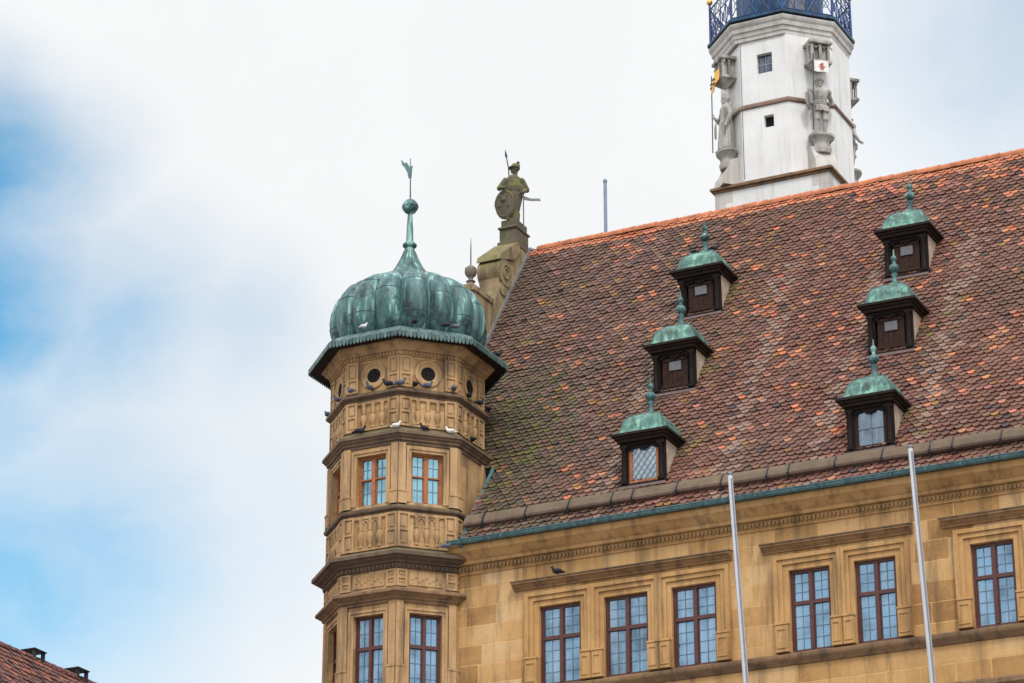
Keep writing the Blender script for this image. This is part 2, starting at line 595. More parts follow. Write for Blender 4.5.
def tiles(P0, U, Sv, N, length, s0, s1, tw, ex, palette, name, parent, seed=3, skip=None):
    rnd = random.Random(seed)
    hw = tw * .485
    arc = [(-1, .1), (-.74, .034), (-.3, .002), (.3, .002), (.74, .034), (1, .1)]
    v, f, col = [], [], []
    row, s = 0, s0
    while s < s1 - .02:
        sag = .03 * noise.noise((row * .31, 7.7, 1.3))
        n = int(length / tw) + 1
        for i in range(n):
            u = (i + (.5 if row % 2 else 0)) * tw + rnd.uniform(-.006, .006)
            if u > length or (skip and skip(u, s)):
                continue
            dh = rnd.uniform(-.01, .016) + .06 * noise.noise((u * .4, s * .4, 2.0)) + .02 * noise.noise((u * 1.6, s * 1.4, 6.0))
            ds = rnd.uniform(-.014, .014) + sag + .05 * noise.noise((u * .28, row * .13, 8.0)) - (.06 if rnd.random() < .006 else 0)
            rot = rnd.uniform(-.02, .02)
            top = s + ex * 1.9 + ds
            o = len(v)
            for a, b in arc:
                x = a * hw
                v.append(P0 + U * (u + x) + Sv * (s + ds + b + rot * x) + N * (.082 + dh))
            v.append(P0 + U * (u + hw) + Sv * min(top, s1 + .05) + N * (.004 + dh))
            v.append(P0 + U * (u - hw) + Sv * min(top, s1 + .05) + N * (.004 + dh))
            for a, b in arc:
                x = a * hw
                v.append(P0 + U * (u + x) + Sv * (s + ds + b + rot * x + .004) + N * (.03 + dh))
            f.append([o, o + 1, o + 2, o + 3, o + 4, o + 5, o + 6, o + 7])
            for k in range(5):
                f.append([o + k, o + 8 + k, o + 9 + k, o + k + 1])
            c = palette(u, s, rnd, P0 + U * u + Sv * s)
            col += [c] * 14
        s += ex
        row += 1
    me = bpy.data.meshes.new(name)
    po = Vector(parent['_o'])
    me.from_pydata([tuple(q - po) for q in v], [], f)
    me.materials.append(M['tiles'])
    at = me.color_attributes.new('tile', 'FLOAT_COLOR', 'POINT')
    at.data.foreach_set('color', [x for c in col for x in (*c, 1.0)])
    ob = bpy.data.objects.new(name, me)
    COL.objects.link(ob)
    ob.parent = parent
    ob['_o'] = tuple(po)
    return ob


BASE = [(.135, .07, .06), (.2, .115, .1), (.105, .058, .052), (.24, .135, .115), (.15, .095, .075), (.085, .05, .048),
        (.18, .085, .07), (.21, .14, .125), (.13, .08, .085), (.16, .075, .055)]
ORANGE = [(.5, .15, .065), (.58, .2, .09), (.38, .11, .055), (.46, .17, .12), (.5, .22, .1)]


def lerp(a, b, t):
    return tuple(x + (y - x) * t for x, y in zip(a, b))


def hall_palette(u, s, rnd, p):
    c = rnd.choice(BASE)
    k = .55 + .65 * rnd.random()
    c = (c[0] * k * .98, c[1] * k * .86, c[2] * k * .74)
    cl = noise.fractal((p.x * .5, s * .75, 3.0), 1.0, 2.0, 3)
    big = noise.fractal((p.x * .22 + 9, s * .2, 5.0), 1.0, 2.0, 3)
    c = lerp(c, (.085, .066, .04), max(0, min(.65, .18 + .95 * big)))
    if p.x < -31:                                         # older, browner tiles towards the gable
        c = lerp(c, (.14, .078, .055), .32)
    else:
        c = lerp(c, (.23, .08, .055), .3)
    for xs, w in ((-28.35, .55), (-22.6, .6), (-31.9, .35), (-25.5, .4)):   # pale lime runs beside the dormers
        d = abs(p.x - xs + .35 * noise.noise((s * .5, xs, 0)))
        if d < w and s < 12 and rnd.random() < .8 * (1 - d / w):
            c = lerp(c, (.34, .25, .2), .28 + .2 * rnd.random())
    po = .02 + .36 * max(0, cl - .12) + (.02 if p.x > -31 else 0)
    if rnd.random() < po:
        c = lerp(rnd.choice(ORANGE), (.2, .1, .08), rnd.random() ** 1.3 * .75)
    elif rnd.random() < .02 + .12 * max(0, -cl - .1):
        c = lerp(c, rnd.choice([(.27, .13, .03), (.3, .16, .04), (.2, .1, .035)]), .4 + .5 * rnd.random())
    elif rnd.random() < .05:
        c = lerp(c, (.045, .038, .042), .4 + .5 * rnd.random())
    # moss beside the turret, and where the dormers drip
    d = sqrt(((p.x + 35.9) / 1.9) ** 2 + ((p.z - 29.5) / 2.7) ** 2) + .35 * noise.noise((p.x * 1.1, p.z * 1.1, 4))
    if d < 1.2 and rnd.random() < 1.25 - d * .85:
        c = lerp(c, rnd.choice([(.06, .06, .02), (.08, .08, .02), (.05, .042, .028), (.07, .06, .034), (.105, .11, .02), (.06, .055, .03)]), .45 + .5 * rnd.random())
    elif p.x < -33.5 and p.z < 33 and rnd.random() < .4:
        c = lerp(c, (.085, .075, .045), .6)
    for dx, dz in ((-29.7, 27.8), (-29.75, 31.4), (-23, 27.6), (-23.1, 31.4), (-37, 34.5), (-29.8, 34.8), (-37.3, 33)):
        if abs(p.x - dx) < .45 and abs(p.z - dz) < .6 and rnd.random() < .3:
            c = lerp(c, rnd.choice([(.13, .125, .03), (.2, .14, .045), (.09, .085, .035)]), .3 + .5 * rnd.random())
    if s > SL - .55:
        c = lerp(rnd.choice(ORANGE), (.4, .17, .1), rnd.random() * .6)
    elif s > SL - 1.5 and p.x > -27 and rnd.random() < .4:
        c = lerp(rnd.choice(ORANGE), (.26, .12, .08), rnd.random() * .8)
    return c


# ---------------------------------------------------------------- TOWN HALL
XL, XR, YB = -38.25, -9.0, 18.3                           # roof and wall extents
hall = thing('town_hall', (-24, 0, GZ), 'ochre sandstone town hall with a steep red tiled roof and copper capped dormers', 'town hall')

WZ0, WZ1 = 21.551, 23.796
WIN = [(-33.73, 1.26), (-31.77, 1.3), (-29.77, 1.3), (-26.38, 1.15), (-24.55, 1.15), (-21.37, 1.16), (-19.36, 1.16)]
HOODS = [(-34.5, -27.98), (-27.1, -22.9), (-22.1, -17.75)]
wall = MB()
wall.holes(-37.2, XR, GZ, 25.4, [(x, x + WW, WZ0, WZ1) for x, WW in WIN], 0, .3)
wall.quad((-38.9, 1, GZ), (-38.9, YB, GZ), (-38.9, YB, 26), (-38.9, 1, 26))
wall.quad((XR, 0, GZ), (XR, YB, GZ), (XR, YB, 25.7), (XR, 0, 25.7))
wall.add([(XR, 0, 25.7), (XR, YB, 25.7), (XR, RYR, RZR - .3)], [(0, 1, 2)])
wall.quad((XR, YB, GZ), (-38.9, YB, GZ), (-38.9, YB, 25.7), (XR, YB, 25.7))
wall.build('wall', M['ashlar'], hall)

# window surrounds, one per opening: three stepped bands and panelled consoles at the foot
for x, WW in WIN:
    s = MB()
    a, b = x, x + WW
    gl_ = min([.41] + [(x - q - w) / 2 - .004 for q, w in WIN if q < x]) / .41
    gr_ = min([.41] + [(q - x - WW) / 2 - .004 for q, w in WIN if q > x]) / .41
    for k, (o, i, pr) in enumerate(((.41, .29, .15), (.29, .16, .1), (.16, 0.0, .045))):
        s.box(a - o * gl_, a - i * gl_, -pr, -.002, WZ0, WZ1 + o, 0, bev=.008)
        s.box(b + i * gr_, b + o * gr_, -pr, -.002, WZ0, WZ1 + o, 0, bev=.008)
        s.box(a - i * gl_ + .001, b + i * gr_ - .001, -pr, -.002, WZ1 + i, WZ1 + o, 0, bev=.008)
    for c, q_ in ((a - .205 * gl_, gl_), (b + .205 * gr_, gr_)):
        cw_ = .18 * q_
        s.box(c - cw_, c + cw_, -.185, -.04, WZ0 + .002, WZ0 + .74, 0, bev=.01)
        s.box(c - cw_ - .012, c + cw_ + .012, -.21, -.04, WZ0 + .74, WZ0 + .80, 0, bev=.01)
        for e0, e1, z0, z1 in ((-cw_ + .03, -cw_ + .065, .1, .64), (cw_ - .065, cw_ - .03, .1, .64), (-cw_ + .066, cw_ - .066, .1, .135), (-cw_ + .066, cw_ - .066, .605, .64)):
            s.box(c + e0, c + e1, -.21, -.184, WZ0 + z0, WZ0 + z1, 0)
    s.build('window_surround', M['trim'], hall)


def sash_window(parent, name, x0, x1, z0, z1, y, xf, wood, gl, transom=.6, mull=.10, fr=.075, cols=2, rows=(4, 3), bars=True, tt=.05):
    """timber window: outer frame, mullion, transom, leaded panes"""
    f = MB()
    f.box(x0, x0 + fr, y, y + .09, z0, z1, 0, xf)
    f.box(x1 - fr, x1, y, y + .09, z0, z1, 0, xf)
    f.box(x0 + fr, x1 - fr, y, y + .09, z1 - fr, z1, 0, xf)
    f.box(x0 + fr, x1 - fr, y, y + .09, z0, z0 + fr, 0, xf)
    xm = (x0 + x1) / 2
    f.box(xm - mull / 2, xm + mull / 2, y - .02, y + .07, z0 + fr, z1 - fr, 0, xf)
    zt = z0 + (z1 - z0) * transom if transom else None
    if zt:
        for a, b in ((x0 + fr, xm - mull / 2), (xm + mull / 2, x1 - fr)):
            f.box(a, b, y - .012, y + .07, zt - tt, zt + tt, 0, xf)
    fo = f.build(name, wood, parent)
    gm, bm = MB(), MB()
    zz = [(z0 + fr, zt - tt), (zt + tt, z1 - fr)] if zt else [(z0 + fr, z1 - fr)]
    for a, b in ((x0 + fr, xm - mull / 2), (xm + mull / 2, x1 - fr)):
        for (c, d), nr in zip(zz, rows):
            # slightly tilted panes, as old leaded lights are
            tl, tb = random.uniform(-.008, .008), random.uniform(-.01, .01)
            gm.quad((a, y + .055 + tl, c), (b, y + .055 - tl, c), (b, y + .055 - tl + tb, d), (a, y + .055 + tl + tb, d), 0, xf)
            # casement stile round the pane
            for e in ((a, a + .028, c, d), (b - .028, b, c, d)):
                f2 = bm.box(e[0], e[1], y + .022, y + .04, e[2], e[3], 1, xf)
            if bars:
                for i in range(1, cols):
                    xx = a + (b - a) * i / cols
                    bm.box(xx - .006, xx + .006, y + .03, y + .042, c, d, 0, xf)
                for i in range(1, nr):
                    h = c + (d - c) * i / nr
                    bm.box(a + .028, b - .028, y + .031, y + .041, h - .005, h + .005, 0, xf)
    gm.build('glass', gl, fo)
    bm.build('leading', [M['came'], wood], fo)
    return fo


for x, WW in WIN:
    sash_window(hall, 'window', x, x + WW, WZ0, WZ1, .08, None, M['redwood'], M['glass'])
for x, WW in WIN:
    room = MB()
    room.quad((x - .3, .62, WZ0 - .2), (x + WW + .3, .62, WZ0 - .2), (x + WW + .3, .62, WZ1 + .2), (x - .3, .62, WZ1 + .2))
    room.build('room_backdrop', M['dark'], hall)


def moulding(mb, prof, x0, x1, mat=0, xf=None, ends=True):
    """prof: (y, z) outline, swept along x"""
    mb.prism([(x0, y, z) for y, z in prof], (x1 - x0, 0, 0), mat, xf)


for a, b in HOODS:
    h = MB()
    moulding(h, [(-.003, 24.33), (-.07, 24.33), (-.07, 24.37), (-.13, 24.4), (-.19, 24.44), (-.19, 24.46), (-.27, 24.47), (-.27, 24.53), (-.2, 24.56), (-.003, 24.58)], a, b)
    moulding(h, [(-.272, 24.515), (-.3, 24.52), (-.3, 24.55), (-.004, 24.61), (-.004, 24.583), (-.2, 24.563)], a - .015, b + .015, 1)
    h.build('window_hood', [M['hood'], M['ledge']], hall)
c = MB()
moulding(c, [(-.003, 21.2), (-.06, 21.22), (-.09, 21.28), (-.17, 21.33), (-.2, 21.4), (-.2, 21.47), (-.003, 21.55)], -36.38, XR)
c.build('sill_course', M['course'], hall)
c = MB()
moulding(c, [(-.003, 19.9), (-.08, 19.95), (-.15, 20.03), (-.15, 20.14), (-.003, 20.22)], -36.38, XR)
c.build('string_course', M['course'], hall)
# main cornice with its dentils
c = MB()
moulding(c, [(-.002, 25.02), (-.04, 25.02), (-.04, 25.08), (-.06, 25.09), (-.06, 25.27), (-.17, 25.29), (-.19, 25.38), (-.27, 25.42), (-.33, 25.5),
             (-.46, 25.58), (-.5, 25.70), (-.5, 25.76), (-.002, 25.78)], -36.36, XR)
x = -36.3
while x < XR - .1:
    c.box(x, x + .062, -.125, -.058, 25.115, 25.225, 1)  # darker stone: the shadow on the dentils is put into their colour
    x += .115
c.build('cornice', [M['trim'], M['hood']], hall)

# gutter: half round teal trough with brackets
gt = MB()
prof = [(-.52 - .09 + .1 * cos(a), 25.86 + .12 * sin(a)) for a in [pi + pi * i / 8 for i in range(9)]]
rs = [[(xx, y, z) for y, z in prof] for xx in (-36.3, XR)]
gt.rings([rs[0] + [(-36.3, -.5, 25.85), (-36.3, -.52, 25.78)], rs[1] + [(XR, -.5, 25.85), (XR, -.52, 25.78)]])
gt.tube([(-36.3, -.715, 25.862), (XR, -.715, 25.862)], .018, 8)
x = -36.5
while x < XR:
    gt.box(x, x + .03, -.722, -.70, 25.76, 25.855)
    x += .95
gt.build('gutter', M['gutter'], hall)

# roof body (the boarding under the tiles), rear slope and gable infill
TC_X = -38.38 + 2.25 * cos(radians(22.5))                # the turret's right hand face
rb = MB()
e = NV * -.06
A, B = Vector((XL, RY0 + .1, RZ0 + .14)) + e, Vector((XL, RYR, RZR)) + e
Lx = Vector((XR - XL, 0, 0))
V0 = TC_X + .35
rb.quad(A + Vector((V0 - XL, 0, 0)), A + Lx, B + Lx, B + Vector((V0 - XL, 0, 0)))
C0 = Vector((XL, RY0, RZ0)) + SV * 3.75 + e
rb.quad(C0, C0 + Vector((V0 - XL, 0, 0)), B + Vector((V0 - XL, 0, 0)), B)
lo = NV * -.42
rb.quad(A + lo, A + lo + Vector((V0 - XL, 0, 0)), C0 + lo + Vector((V0 - XL, 0, 0)), C0 + lo, 1)
rb.quad(A + lo + Vector((V0 - XL, 0, 0)), A + Vector((V0 - XL, 0, 0)), C0 + Vector((V0 - XL, 0, 0)), C0 + lo + Vector((V0 - XL, 0, 0)), 1)
rb.quad(C0 + lo, C0 + lo + Vector((V0 - XL, 0, 0)), C0 + Vector((V0 - XL, 0, 0)), C0, 1)
rb.quad(B, B + Lx, Vector((XR, YB + .6, RZ0)), Vector((XL, YB + .6, RZ0)))
rb.build('roof', [M['underlay'], M['gutter']], hall)
tiles(Vector((XL, RY0, RZ0)), Vector((1, 0, 0)), SV, NV, XR - XL, .08, SL - .1, .236, .183, hall_palette, 'roof_tiles', hall, 3, lambda u, s: u < (2.36 if s < 3.7 else -1))

# ridge: overlapping half round tiles
rd = MB()
x, rr = XL + .25, random.Random(5)
while x < XR:
    r0, dz = .15, rr.uniform(-.01, .01)
    ring = []
    for xx, r in ((x, r0 * 1.0), (x + .43, r0 * 1.13)):
        ring.append([(xx, RYR + r * cos(a) * 1.15, RZR - .06 + dz + r * sin(a)) for a in [-.3 + (pi + .6) * i / 8 for i in range(9)]])
    rd.rings(ring, closed=False, cap0=False, cap1=True)
    x += .38
M['ridge'] = plain('orange_ridge', (.52, .18, .085), .85, 0, .5, 2.2)
rd.build('ridge', M['ridge'], hall)

# snow guard: row of clay coloured boards standing off the slope above the gutter
x, k = -35.95, 0
while x < XR:
    L = 1.32 if k % 4 else .62
    b = MB()

    def P(s, h):
        return Vector((0, RY0, RZ0)) + SV * s + NV * h
    prof = [P(.72, .09), P(.7, .19), P(.74, .235), P(.92, .265), P(1.1, .25), P(1.18, .2), P(1.2, .09)]
    tilt = rr.uniform(-.012, .012)
    b.prism([(x + .015, q.y, q.z + tilt) for q in prof], (L - .03, 0, 0))
    sg_ = b.build('snow_guard', M['snow_guard'], hall)
    b = MB()
    q = [P(.6, .05), P(.68, .28), P(.74, .295), P(1.1, .3), P(1.1, .285), P(.74, .278), P(.67, .05)]
    b.prism([(x + L - .013, w.y, w.z) for w in q], (.026, 0, 0))
    b.build('hook', M['iron'], sg_)
    x += L
    k += 1


# ---- dormers (local space: x centred, y from the front wall backwards, z from the base)
CAPP = [(1.06, 1.428), (1.06, 1.445), (.97, 1.462), (.89, 1.51), (.84, 1.6), (.81, 1.71), (.755, 1.84), (.65, 1.97), (.49, 2.08), (.31, 2.15), (.16, 2.21), (.1, 2.29)]


def make_dormer(o, kind):
    hw = .655
    body = MB()
    O = Vector(o)

    def T(p):
        return p + O
    body.quad((-hw, .02, 0), (hw, .02, 0), (hw, .02, .001), (-hw, .02, .001), 0, T)
    # cheeks
    for sx in (-1, 1):
        x0, x1 = (sx * hw, sx * (hw - .1))
        body.prism([(x0, .1, -.12), (x0, .1, 1.36), (x0, 1.05, 1.36), (x0, .97, 1.2)], (x1 - x0, 0, 0), 0, T)
    body.box(-hw + .1, hw - .1, .5, .55, 0, 1.3, 2, T)
    body.box(-.74, .74, -.07, .12, -.075, -.005, 1, T, bev=.015)               # sill board
    body.prism([(-.7, -.1, -.08), (-.7, .1, -.08), (-.7, -.02, -.2), (-.7, -.14, -.17)], (1.4, 0, 0), 3, T)
    d = body.build('dormer', [M['cheek'], M['darkwood'], M['dark'], M['apron']], hall, origin=O)
    # front timber frame: posts like small columns, lintel with carved drops
    f = MB()
    for sx in (-1, 1):
        c = sx * .555
        f.box(c - .1, c + .1, -.002, .12, 0, 1.36, 0, T)
        f.lathe([(.07, .08), (.075, .14), (.055, .18), (.065, .5), (.055, .95), (.08, .99), (.08, 1.04)], (c, -.03, 0), 10, 0, T)
        f.box(c - .1, c + .1, -.1, .0, 0, .08, 0, T)
        f.box(c - .11, c + .11, -.11, .0, 1.04, 1.12, 0, T)
    f.box(-.655, .655, -.05, .12, 1.12, 1.38, 0, T)
    n = 9
    for i in range(n):                                   # scalloped valance
        t = -.45 + .9 * (i + .5) / n
        z = 1.02 - .05 * cos(4 * pi * (i + .5) / n)
        f.box(t - .9 / n / 2, t + .9 / n / 2, 0, .03, z, 1.12, 0, T)
    f.build('frame', M['darkwood'], d)
    if kind == 'lattice' or kind == 'plain':
        w, g_ = MB(), MB()
        w.box(-.455, -.36, .05, .11, 0.03, 1.1, 0, T)
        w.box(.36, .455, .05, .11, 0.03, 1.1, 0, T)
        w.box(-.36, .36, .05, .11, 0.03, .1, 0, T)
        if kind == 'plain':
            w.box(-.014, .014, .055, .08, .1, 1.1, 1, T)
            w.box(-.36, .36, .055, .08, .56, .585, 1, T)
        else:
            for i in range(-4, 8):                      # diamond lattice
                for sg in (-1, 1):
                    a, b_ = Vector((-.36, .07, .1 + i * .24)), Vector((.36, .07, .1 + i * .24 + sg * .96))
                    if sg < 0:
                        a, b_ = a + Vector((0, 0, .0)), b_
                    ts = []
                    for zc in (.1, 1.1):
                        ts.append((zc - a.z) / (b_.z - a.z))
                    t0, t1 = max(0, min(ts)), min(1, max(ts))
                    if t1 - t0 > .05:
                        w.tube([a.lerp(b_, t0), a.lerp(b_, t1)], .009, 4, 1, T)
        wo = w.build('window', [M['orangewood'] if kind == 'lattice' else M['brownwood'], M['came']], d,
                     label='orange framed window with diamond leaded glass' if kind == 'lattice' else 'brown framed window of four plain grey panes')
        g_.quad((-.36, .085, .1), (.36, .085, .1), (.36, .08, 1.1), (-.36, .08, 1.1), 0, T)
        g_.build('glass', M['glass_grey'] if kind == 'lattice' else M['glass_dormer'], wo)
    else:
        w = MB()
        for i in range(5):                               # boarded hatch
            a = -.4 + i * .16
            w.box(a + .004, a + .156, .07 + .006 * (i % 2), .1, .03, 1.1, 0, T)
        w.box(-.4, .4, .045, .068, .12, .2, 0, T)
        w.box(-.4, .4, .045, .068, .93, 1.0, 0, T)
        w.build('shutter', [M['brownwood']], d)
        q = MB()
        q.box(-.17, .2, .035, .066, .63, .9, 0, T)
        q.build('hatch_pane', M['paper'], d)
    # eaves: dark board box, then the copper bell roof
    e = MB()
    e.box(-.86, .86, -.3, 1.45, 1.36, 1.43, 0, T)
    e.box(-.78, .78, -.22, 1.45, 1.29, 1.361, 0, T)
    e.box(-.72, .72, -.16, 1.3, 1.2, 1.291, 0, T)
    e.build('eaves', M['soffit'], d)
    cap = MB()
    cy, hx, hy = .6, .765, .81
    rs = []
    for s, h in CAPP:
        ring = []
        m = 5
        for sd_ in range(4):
            for i in range(m):
                u = -1 + 2 * i / m
                px, py = ((u, -1), (1, u), (-u, 1), (-1, -u))[sd_]
                bulge = 1 + (.035 * (1 - u * u) if .2 < s < .99 else 0)
                ring.append((hx * s * px * bulge, cy + hy * s * py * bulge, h))
        rs.append(ring)
    cap.rings(rs, 0, xf=T)
    for sx in (-1, 1):                                   # standing seams on the front corners and centre
        cap.tube([(sx * hx * s, cy - hy * s, h + .01) for s, h in CAPP[1:-1]], .016, 6, 1, T)
    co = cap.build('copper_cap', [M['copper_light'], M['copper_dark']], d)
    fi = MB()
    fi.lathe([(.1, 2.22), (.085, 2.35), (.07, 2.46), (.1, 2.52), (.1, 2.56), (.055, 2.6), (.12, 2.66), (.15, 2.74), (.13, 2.82), (.055, 2.88), (.05, 2.96),
              (.08, 3.0), (.09, 3.05), (.07, 3.1), (.03, 3.14), (.025, 3.22), (.008, 3.34)], (0, cy, 0), 14, 0, T)
    fi.build('finial', M['copper'], d)
    return d


DORM = [(-30.66, .35, 27.06, 'lattice'), (-30.77, 2.95, 30.72, 'hatch'), (-30.86, 5.3, 34.02, 'hatch'),
        (-24.0, .3, 26.98, 'plain'), (-24.2, 2.98, 30.78, 'hatch'), (-24.38, 5.33, 34.06, 'hatch')]
DORM = [(x, RY0 + (z - RZ0) / 1.40287 - .1, z + .0, k) for x, y, z, k in DORM]
first_hatch = None
for x, y, z, k in DORM:
    if k == 'hatch' and first_hatch:
        d = first_hatch.copy()
        COL.objects.link(d)
        d.location = Vector((x, y, z)) - Vector(hall['_o'])
        d.rotation_euler = (0, random.uniform(-.014, .014), random.uniform(-.02, .02))
        for ch in first_hatch.children:
            q = ch.copy()
            COL.objects.link(q)
            q.parent = d
        continue
    d = make_dormer((x, y, z), k)
    if k == 'hatch':
        first_hatch = d
for x, z in ((-36.32, 36.41), (-37.19, 35.23)):          # little dark roof vents
    v = MB()
    y = RY0 + (z - RZ0) / 1.40287
    v.prism([(x - .09, y - .12, z - .06), (x - .09, y + .09, z + .1), (x - .09, y - .07, z + .12)], (.18, 0, 0))
    v.build('roof_vent', M['darkwood'], hall)

# ---- stepped gable at the left end, seen edge-on behind the turret
gp = [(1.2, 24.5), (1.2, 31.2), (3.2, 31.6), (3.2, 34.3), (4.85, 34.7), (4.9, 35.75), (4.85, 35.82), (4.85, 36.0), (6.2, 36.05), (6.4, 36.5),
      (6.55, 36.8), (6.5, 37.1), (6.55, 37.4), (6.7, 37.7), (7.6, 38.45), (7.75, 38.6), (7.75, 38.76),
      (8.9, 38.76), (9.3, 38.72), (11.3, 37.5), (11.9, 36.1), (13.3, 36.0), (13.3, 34.7), (14.8, 34.3), (14.8, 31.6), (17, 31.2), (17, 24.5)]
gb = MB()
gb.prism([(-38.97, y, z) for y, z in gp], (.7, 0, 0))
gb.build('gable', M['gable'], hall)
sc = MB()
sc.tube([(-39.0, 6.86, 37.4), (-38.2, 6.86, 37.4)], .46, 20)
for q_ in (-39.01, -38.2):
    sc.tube([(q_, 6.86 + .3 * cos(a) * (1 - a / 16), 37.4 + .3 * sin(a) * (1 - a / 16)) for a in [k * .5 for k in range(22)]], .05, 6)
sc.tube([(-38.98, 6.75, 36.8), (-38.22, 6.75, 36.8)], .22, 14)
sc.prism([(-39.03, 6.42, 37.72), (-39.03, 6.5, 37.92), (-39.03, 7.72, 38.82), (-39.03, 7.95, 38.6), (-39.03, 7.5, 38.1)], (.84, 0, 0))
sc.build('scroll', M['gable'], hall)
pd = MB()
pd.box(-38.95, -38.25, 7.75, 8.8, 38.75, 38.95, 0, bev=.02)
pd.box(-38.9, -38.3, 7.82, 8.72, 38.95, 39.4, 0, bev=.02)
pd.box(-38.94, -38.26, 7.76, 8.78, 39.4, 39.5, 0, bev=.03)
pd.box(-38.86, -38.32, 7.86, 8.66, 39.5, 39.76, 0, bev=.02)
pd.build('pedestal', M['statue'], hall)
pd = MB()
pd.box(-39.0, -38.22, 4.72, 6.05, 36.0, 36.2, 0, bev=.02)
pd.box(-38.85, -38.4, 4.95, 5.6, 36.2, 36.36, 0, bev=.02)
pd.build('pedestal', M['gable'], hall)
bf = MB()
bf.lathe([(.14, 36.36), (.1, 36.48), (.15, 36.52), (.07, 36.58), (.08, 36.66), (.15, 36.72), (.19, 36.84), (.18, 36.96), (.1, 37.04), (.04, 37.08)], (-38.6, 5.2, 0), 32, 0, None, .12, 12)
bo = bf.build('ball_finial', M['ballstone'], hall)
sp = MB()
sp.tube([(-38.6, 5.2, 37.1), (-38.6, 5.2, 37.7), (-38.6, 5.2, 38.02)], [.022, .018, .006], 6)
sp.build('spike', M['iron'], bo)
vf = MB()
q0, q1 = P(6.2, .1), P(SL - .05, .1)
for s0_, s1_ in ((3.0, SL - .05),):
    a, b = P(s0_, 0), P(s1_, 0)
    vf.prism([(-38.3, a.y, a.z), (-38.3, (a + NV * .15).y, (a + NV * .15).z), (-38.3, (b + NV * .15).y, (b + NV * .15).z), (-38.3, b.y, b.z)], (.1, 0, 0))
vf.build('verge_flashing', M['flashing'], hall)

# ---------------------------------------------------------------- CORNER TURRET
TC = (-38.38, .75)
RW = 2.25                                                # corner radius of the window storeys
tur = thing('corner_turret', (TC[0], TC[1], GZ), 'octagonal brown sandstone corner turret under a green onion dome', 'turret')
body = MB()
body.octo([(RW, GZ), (RW, 21.3), (2.33, 21.35), (2.33, 21.5), (RW, 21.55)], TC)
body.octo([(2.27, 24.6), (2.27, 25.2)], TC)
body.octo([(2.23, 25.74), (2.23, 26.84)], TC)
body.octo([(2.2, 29.4), (2.2, 30.34)], TC)
body.octo([(2.21, 30.58), (2.21, 31.6)], TC)
OCT = cos(radians(22.5))
for zz0, zz1, wz0, wz1, hwid in ((21.55, 24.26, 21.6, 23.89, .475), (27.05, 28.93, 27.13, 28.63, .472)):
    for k in range(8):
        deg = 45 * k
        xf = faceframe(TC, deg)
        half = RW * sin(radians(22.5))
        win = k in (0, 1, 7, 6) 
        body.holes(-half, half, zz0, zz1, [(-hwid, hwid, wz0, wz1)] if win else [], -RW * OCT, .26, 0, xf)
body.build('wall', M['turret'], tur)
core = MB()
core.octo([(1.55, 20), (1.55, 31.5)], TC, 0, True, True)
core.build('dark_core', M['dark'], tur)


def ledge(name, prof, mats, dent=None):
    l = MB()
    l.octo(prof, TC)
    if dent:
        R, z0, z1, w, st = dent
        for k in (-2, -1, 0, 1, 2):
            xf = faceframe(TC, 45 * k)
            half = R * sin(radians(22.5)) - .02
            n = int(2 * half / st)
            for i in range(n):
                t = -half + (i + .5) * 2 * half / n
                l.box(t - w / 2, t + w / 2, -R * OCT - .055, -R * OCT + .01, z0, z1, 0, xf)
    return l.build(name, mats, tur)


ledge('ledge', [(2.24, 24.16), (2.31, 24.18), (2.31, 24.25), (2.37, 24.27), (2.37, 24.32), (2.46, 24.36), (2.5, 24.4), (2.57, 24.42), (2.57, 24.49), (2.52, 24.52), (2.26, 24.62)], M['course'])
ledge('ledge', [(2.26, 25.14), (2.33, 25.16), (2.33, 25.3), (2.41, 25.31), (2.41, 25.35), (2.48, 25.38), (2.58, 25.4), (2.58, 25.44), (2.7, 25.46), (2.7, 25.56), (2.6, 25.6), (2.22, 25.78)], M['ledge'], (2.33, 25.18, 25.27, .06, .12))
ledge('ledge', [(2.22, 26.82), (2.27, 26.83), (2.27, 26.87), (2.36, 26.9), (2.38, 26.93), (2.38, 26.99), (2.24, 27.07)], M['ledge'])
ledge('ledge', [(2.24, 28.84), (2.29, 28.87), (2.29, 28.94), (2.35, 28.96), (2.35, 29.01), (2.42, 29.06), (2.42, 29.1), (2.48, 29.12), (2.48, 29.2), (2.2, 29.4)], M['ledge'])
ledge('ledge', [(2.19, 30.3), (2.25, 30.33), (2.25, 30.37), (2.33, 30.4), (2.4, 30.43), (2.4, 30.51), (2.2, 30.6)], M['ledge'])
ledge('cornice', [(2.2, 31.56), (2.27, 31.58), (2.27, 31.7), (2.34, 31.72), (2.36, 31.76), (2.44, 31.8), (2.5, 31.88), (2.56, 31.9), (2.56, 31.97), (2.2, 32.0)], M['turret_trim'], (2.27, 31.6, 31.68, .05, .1))

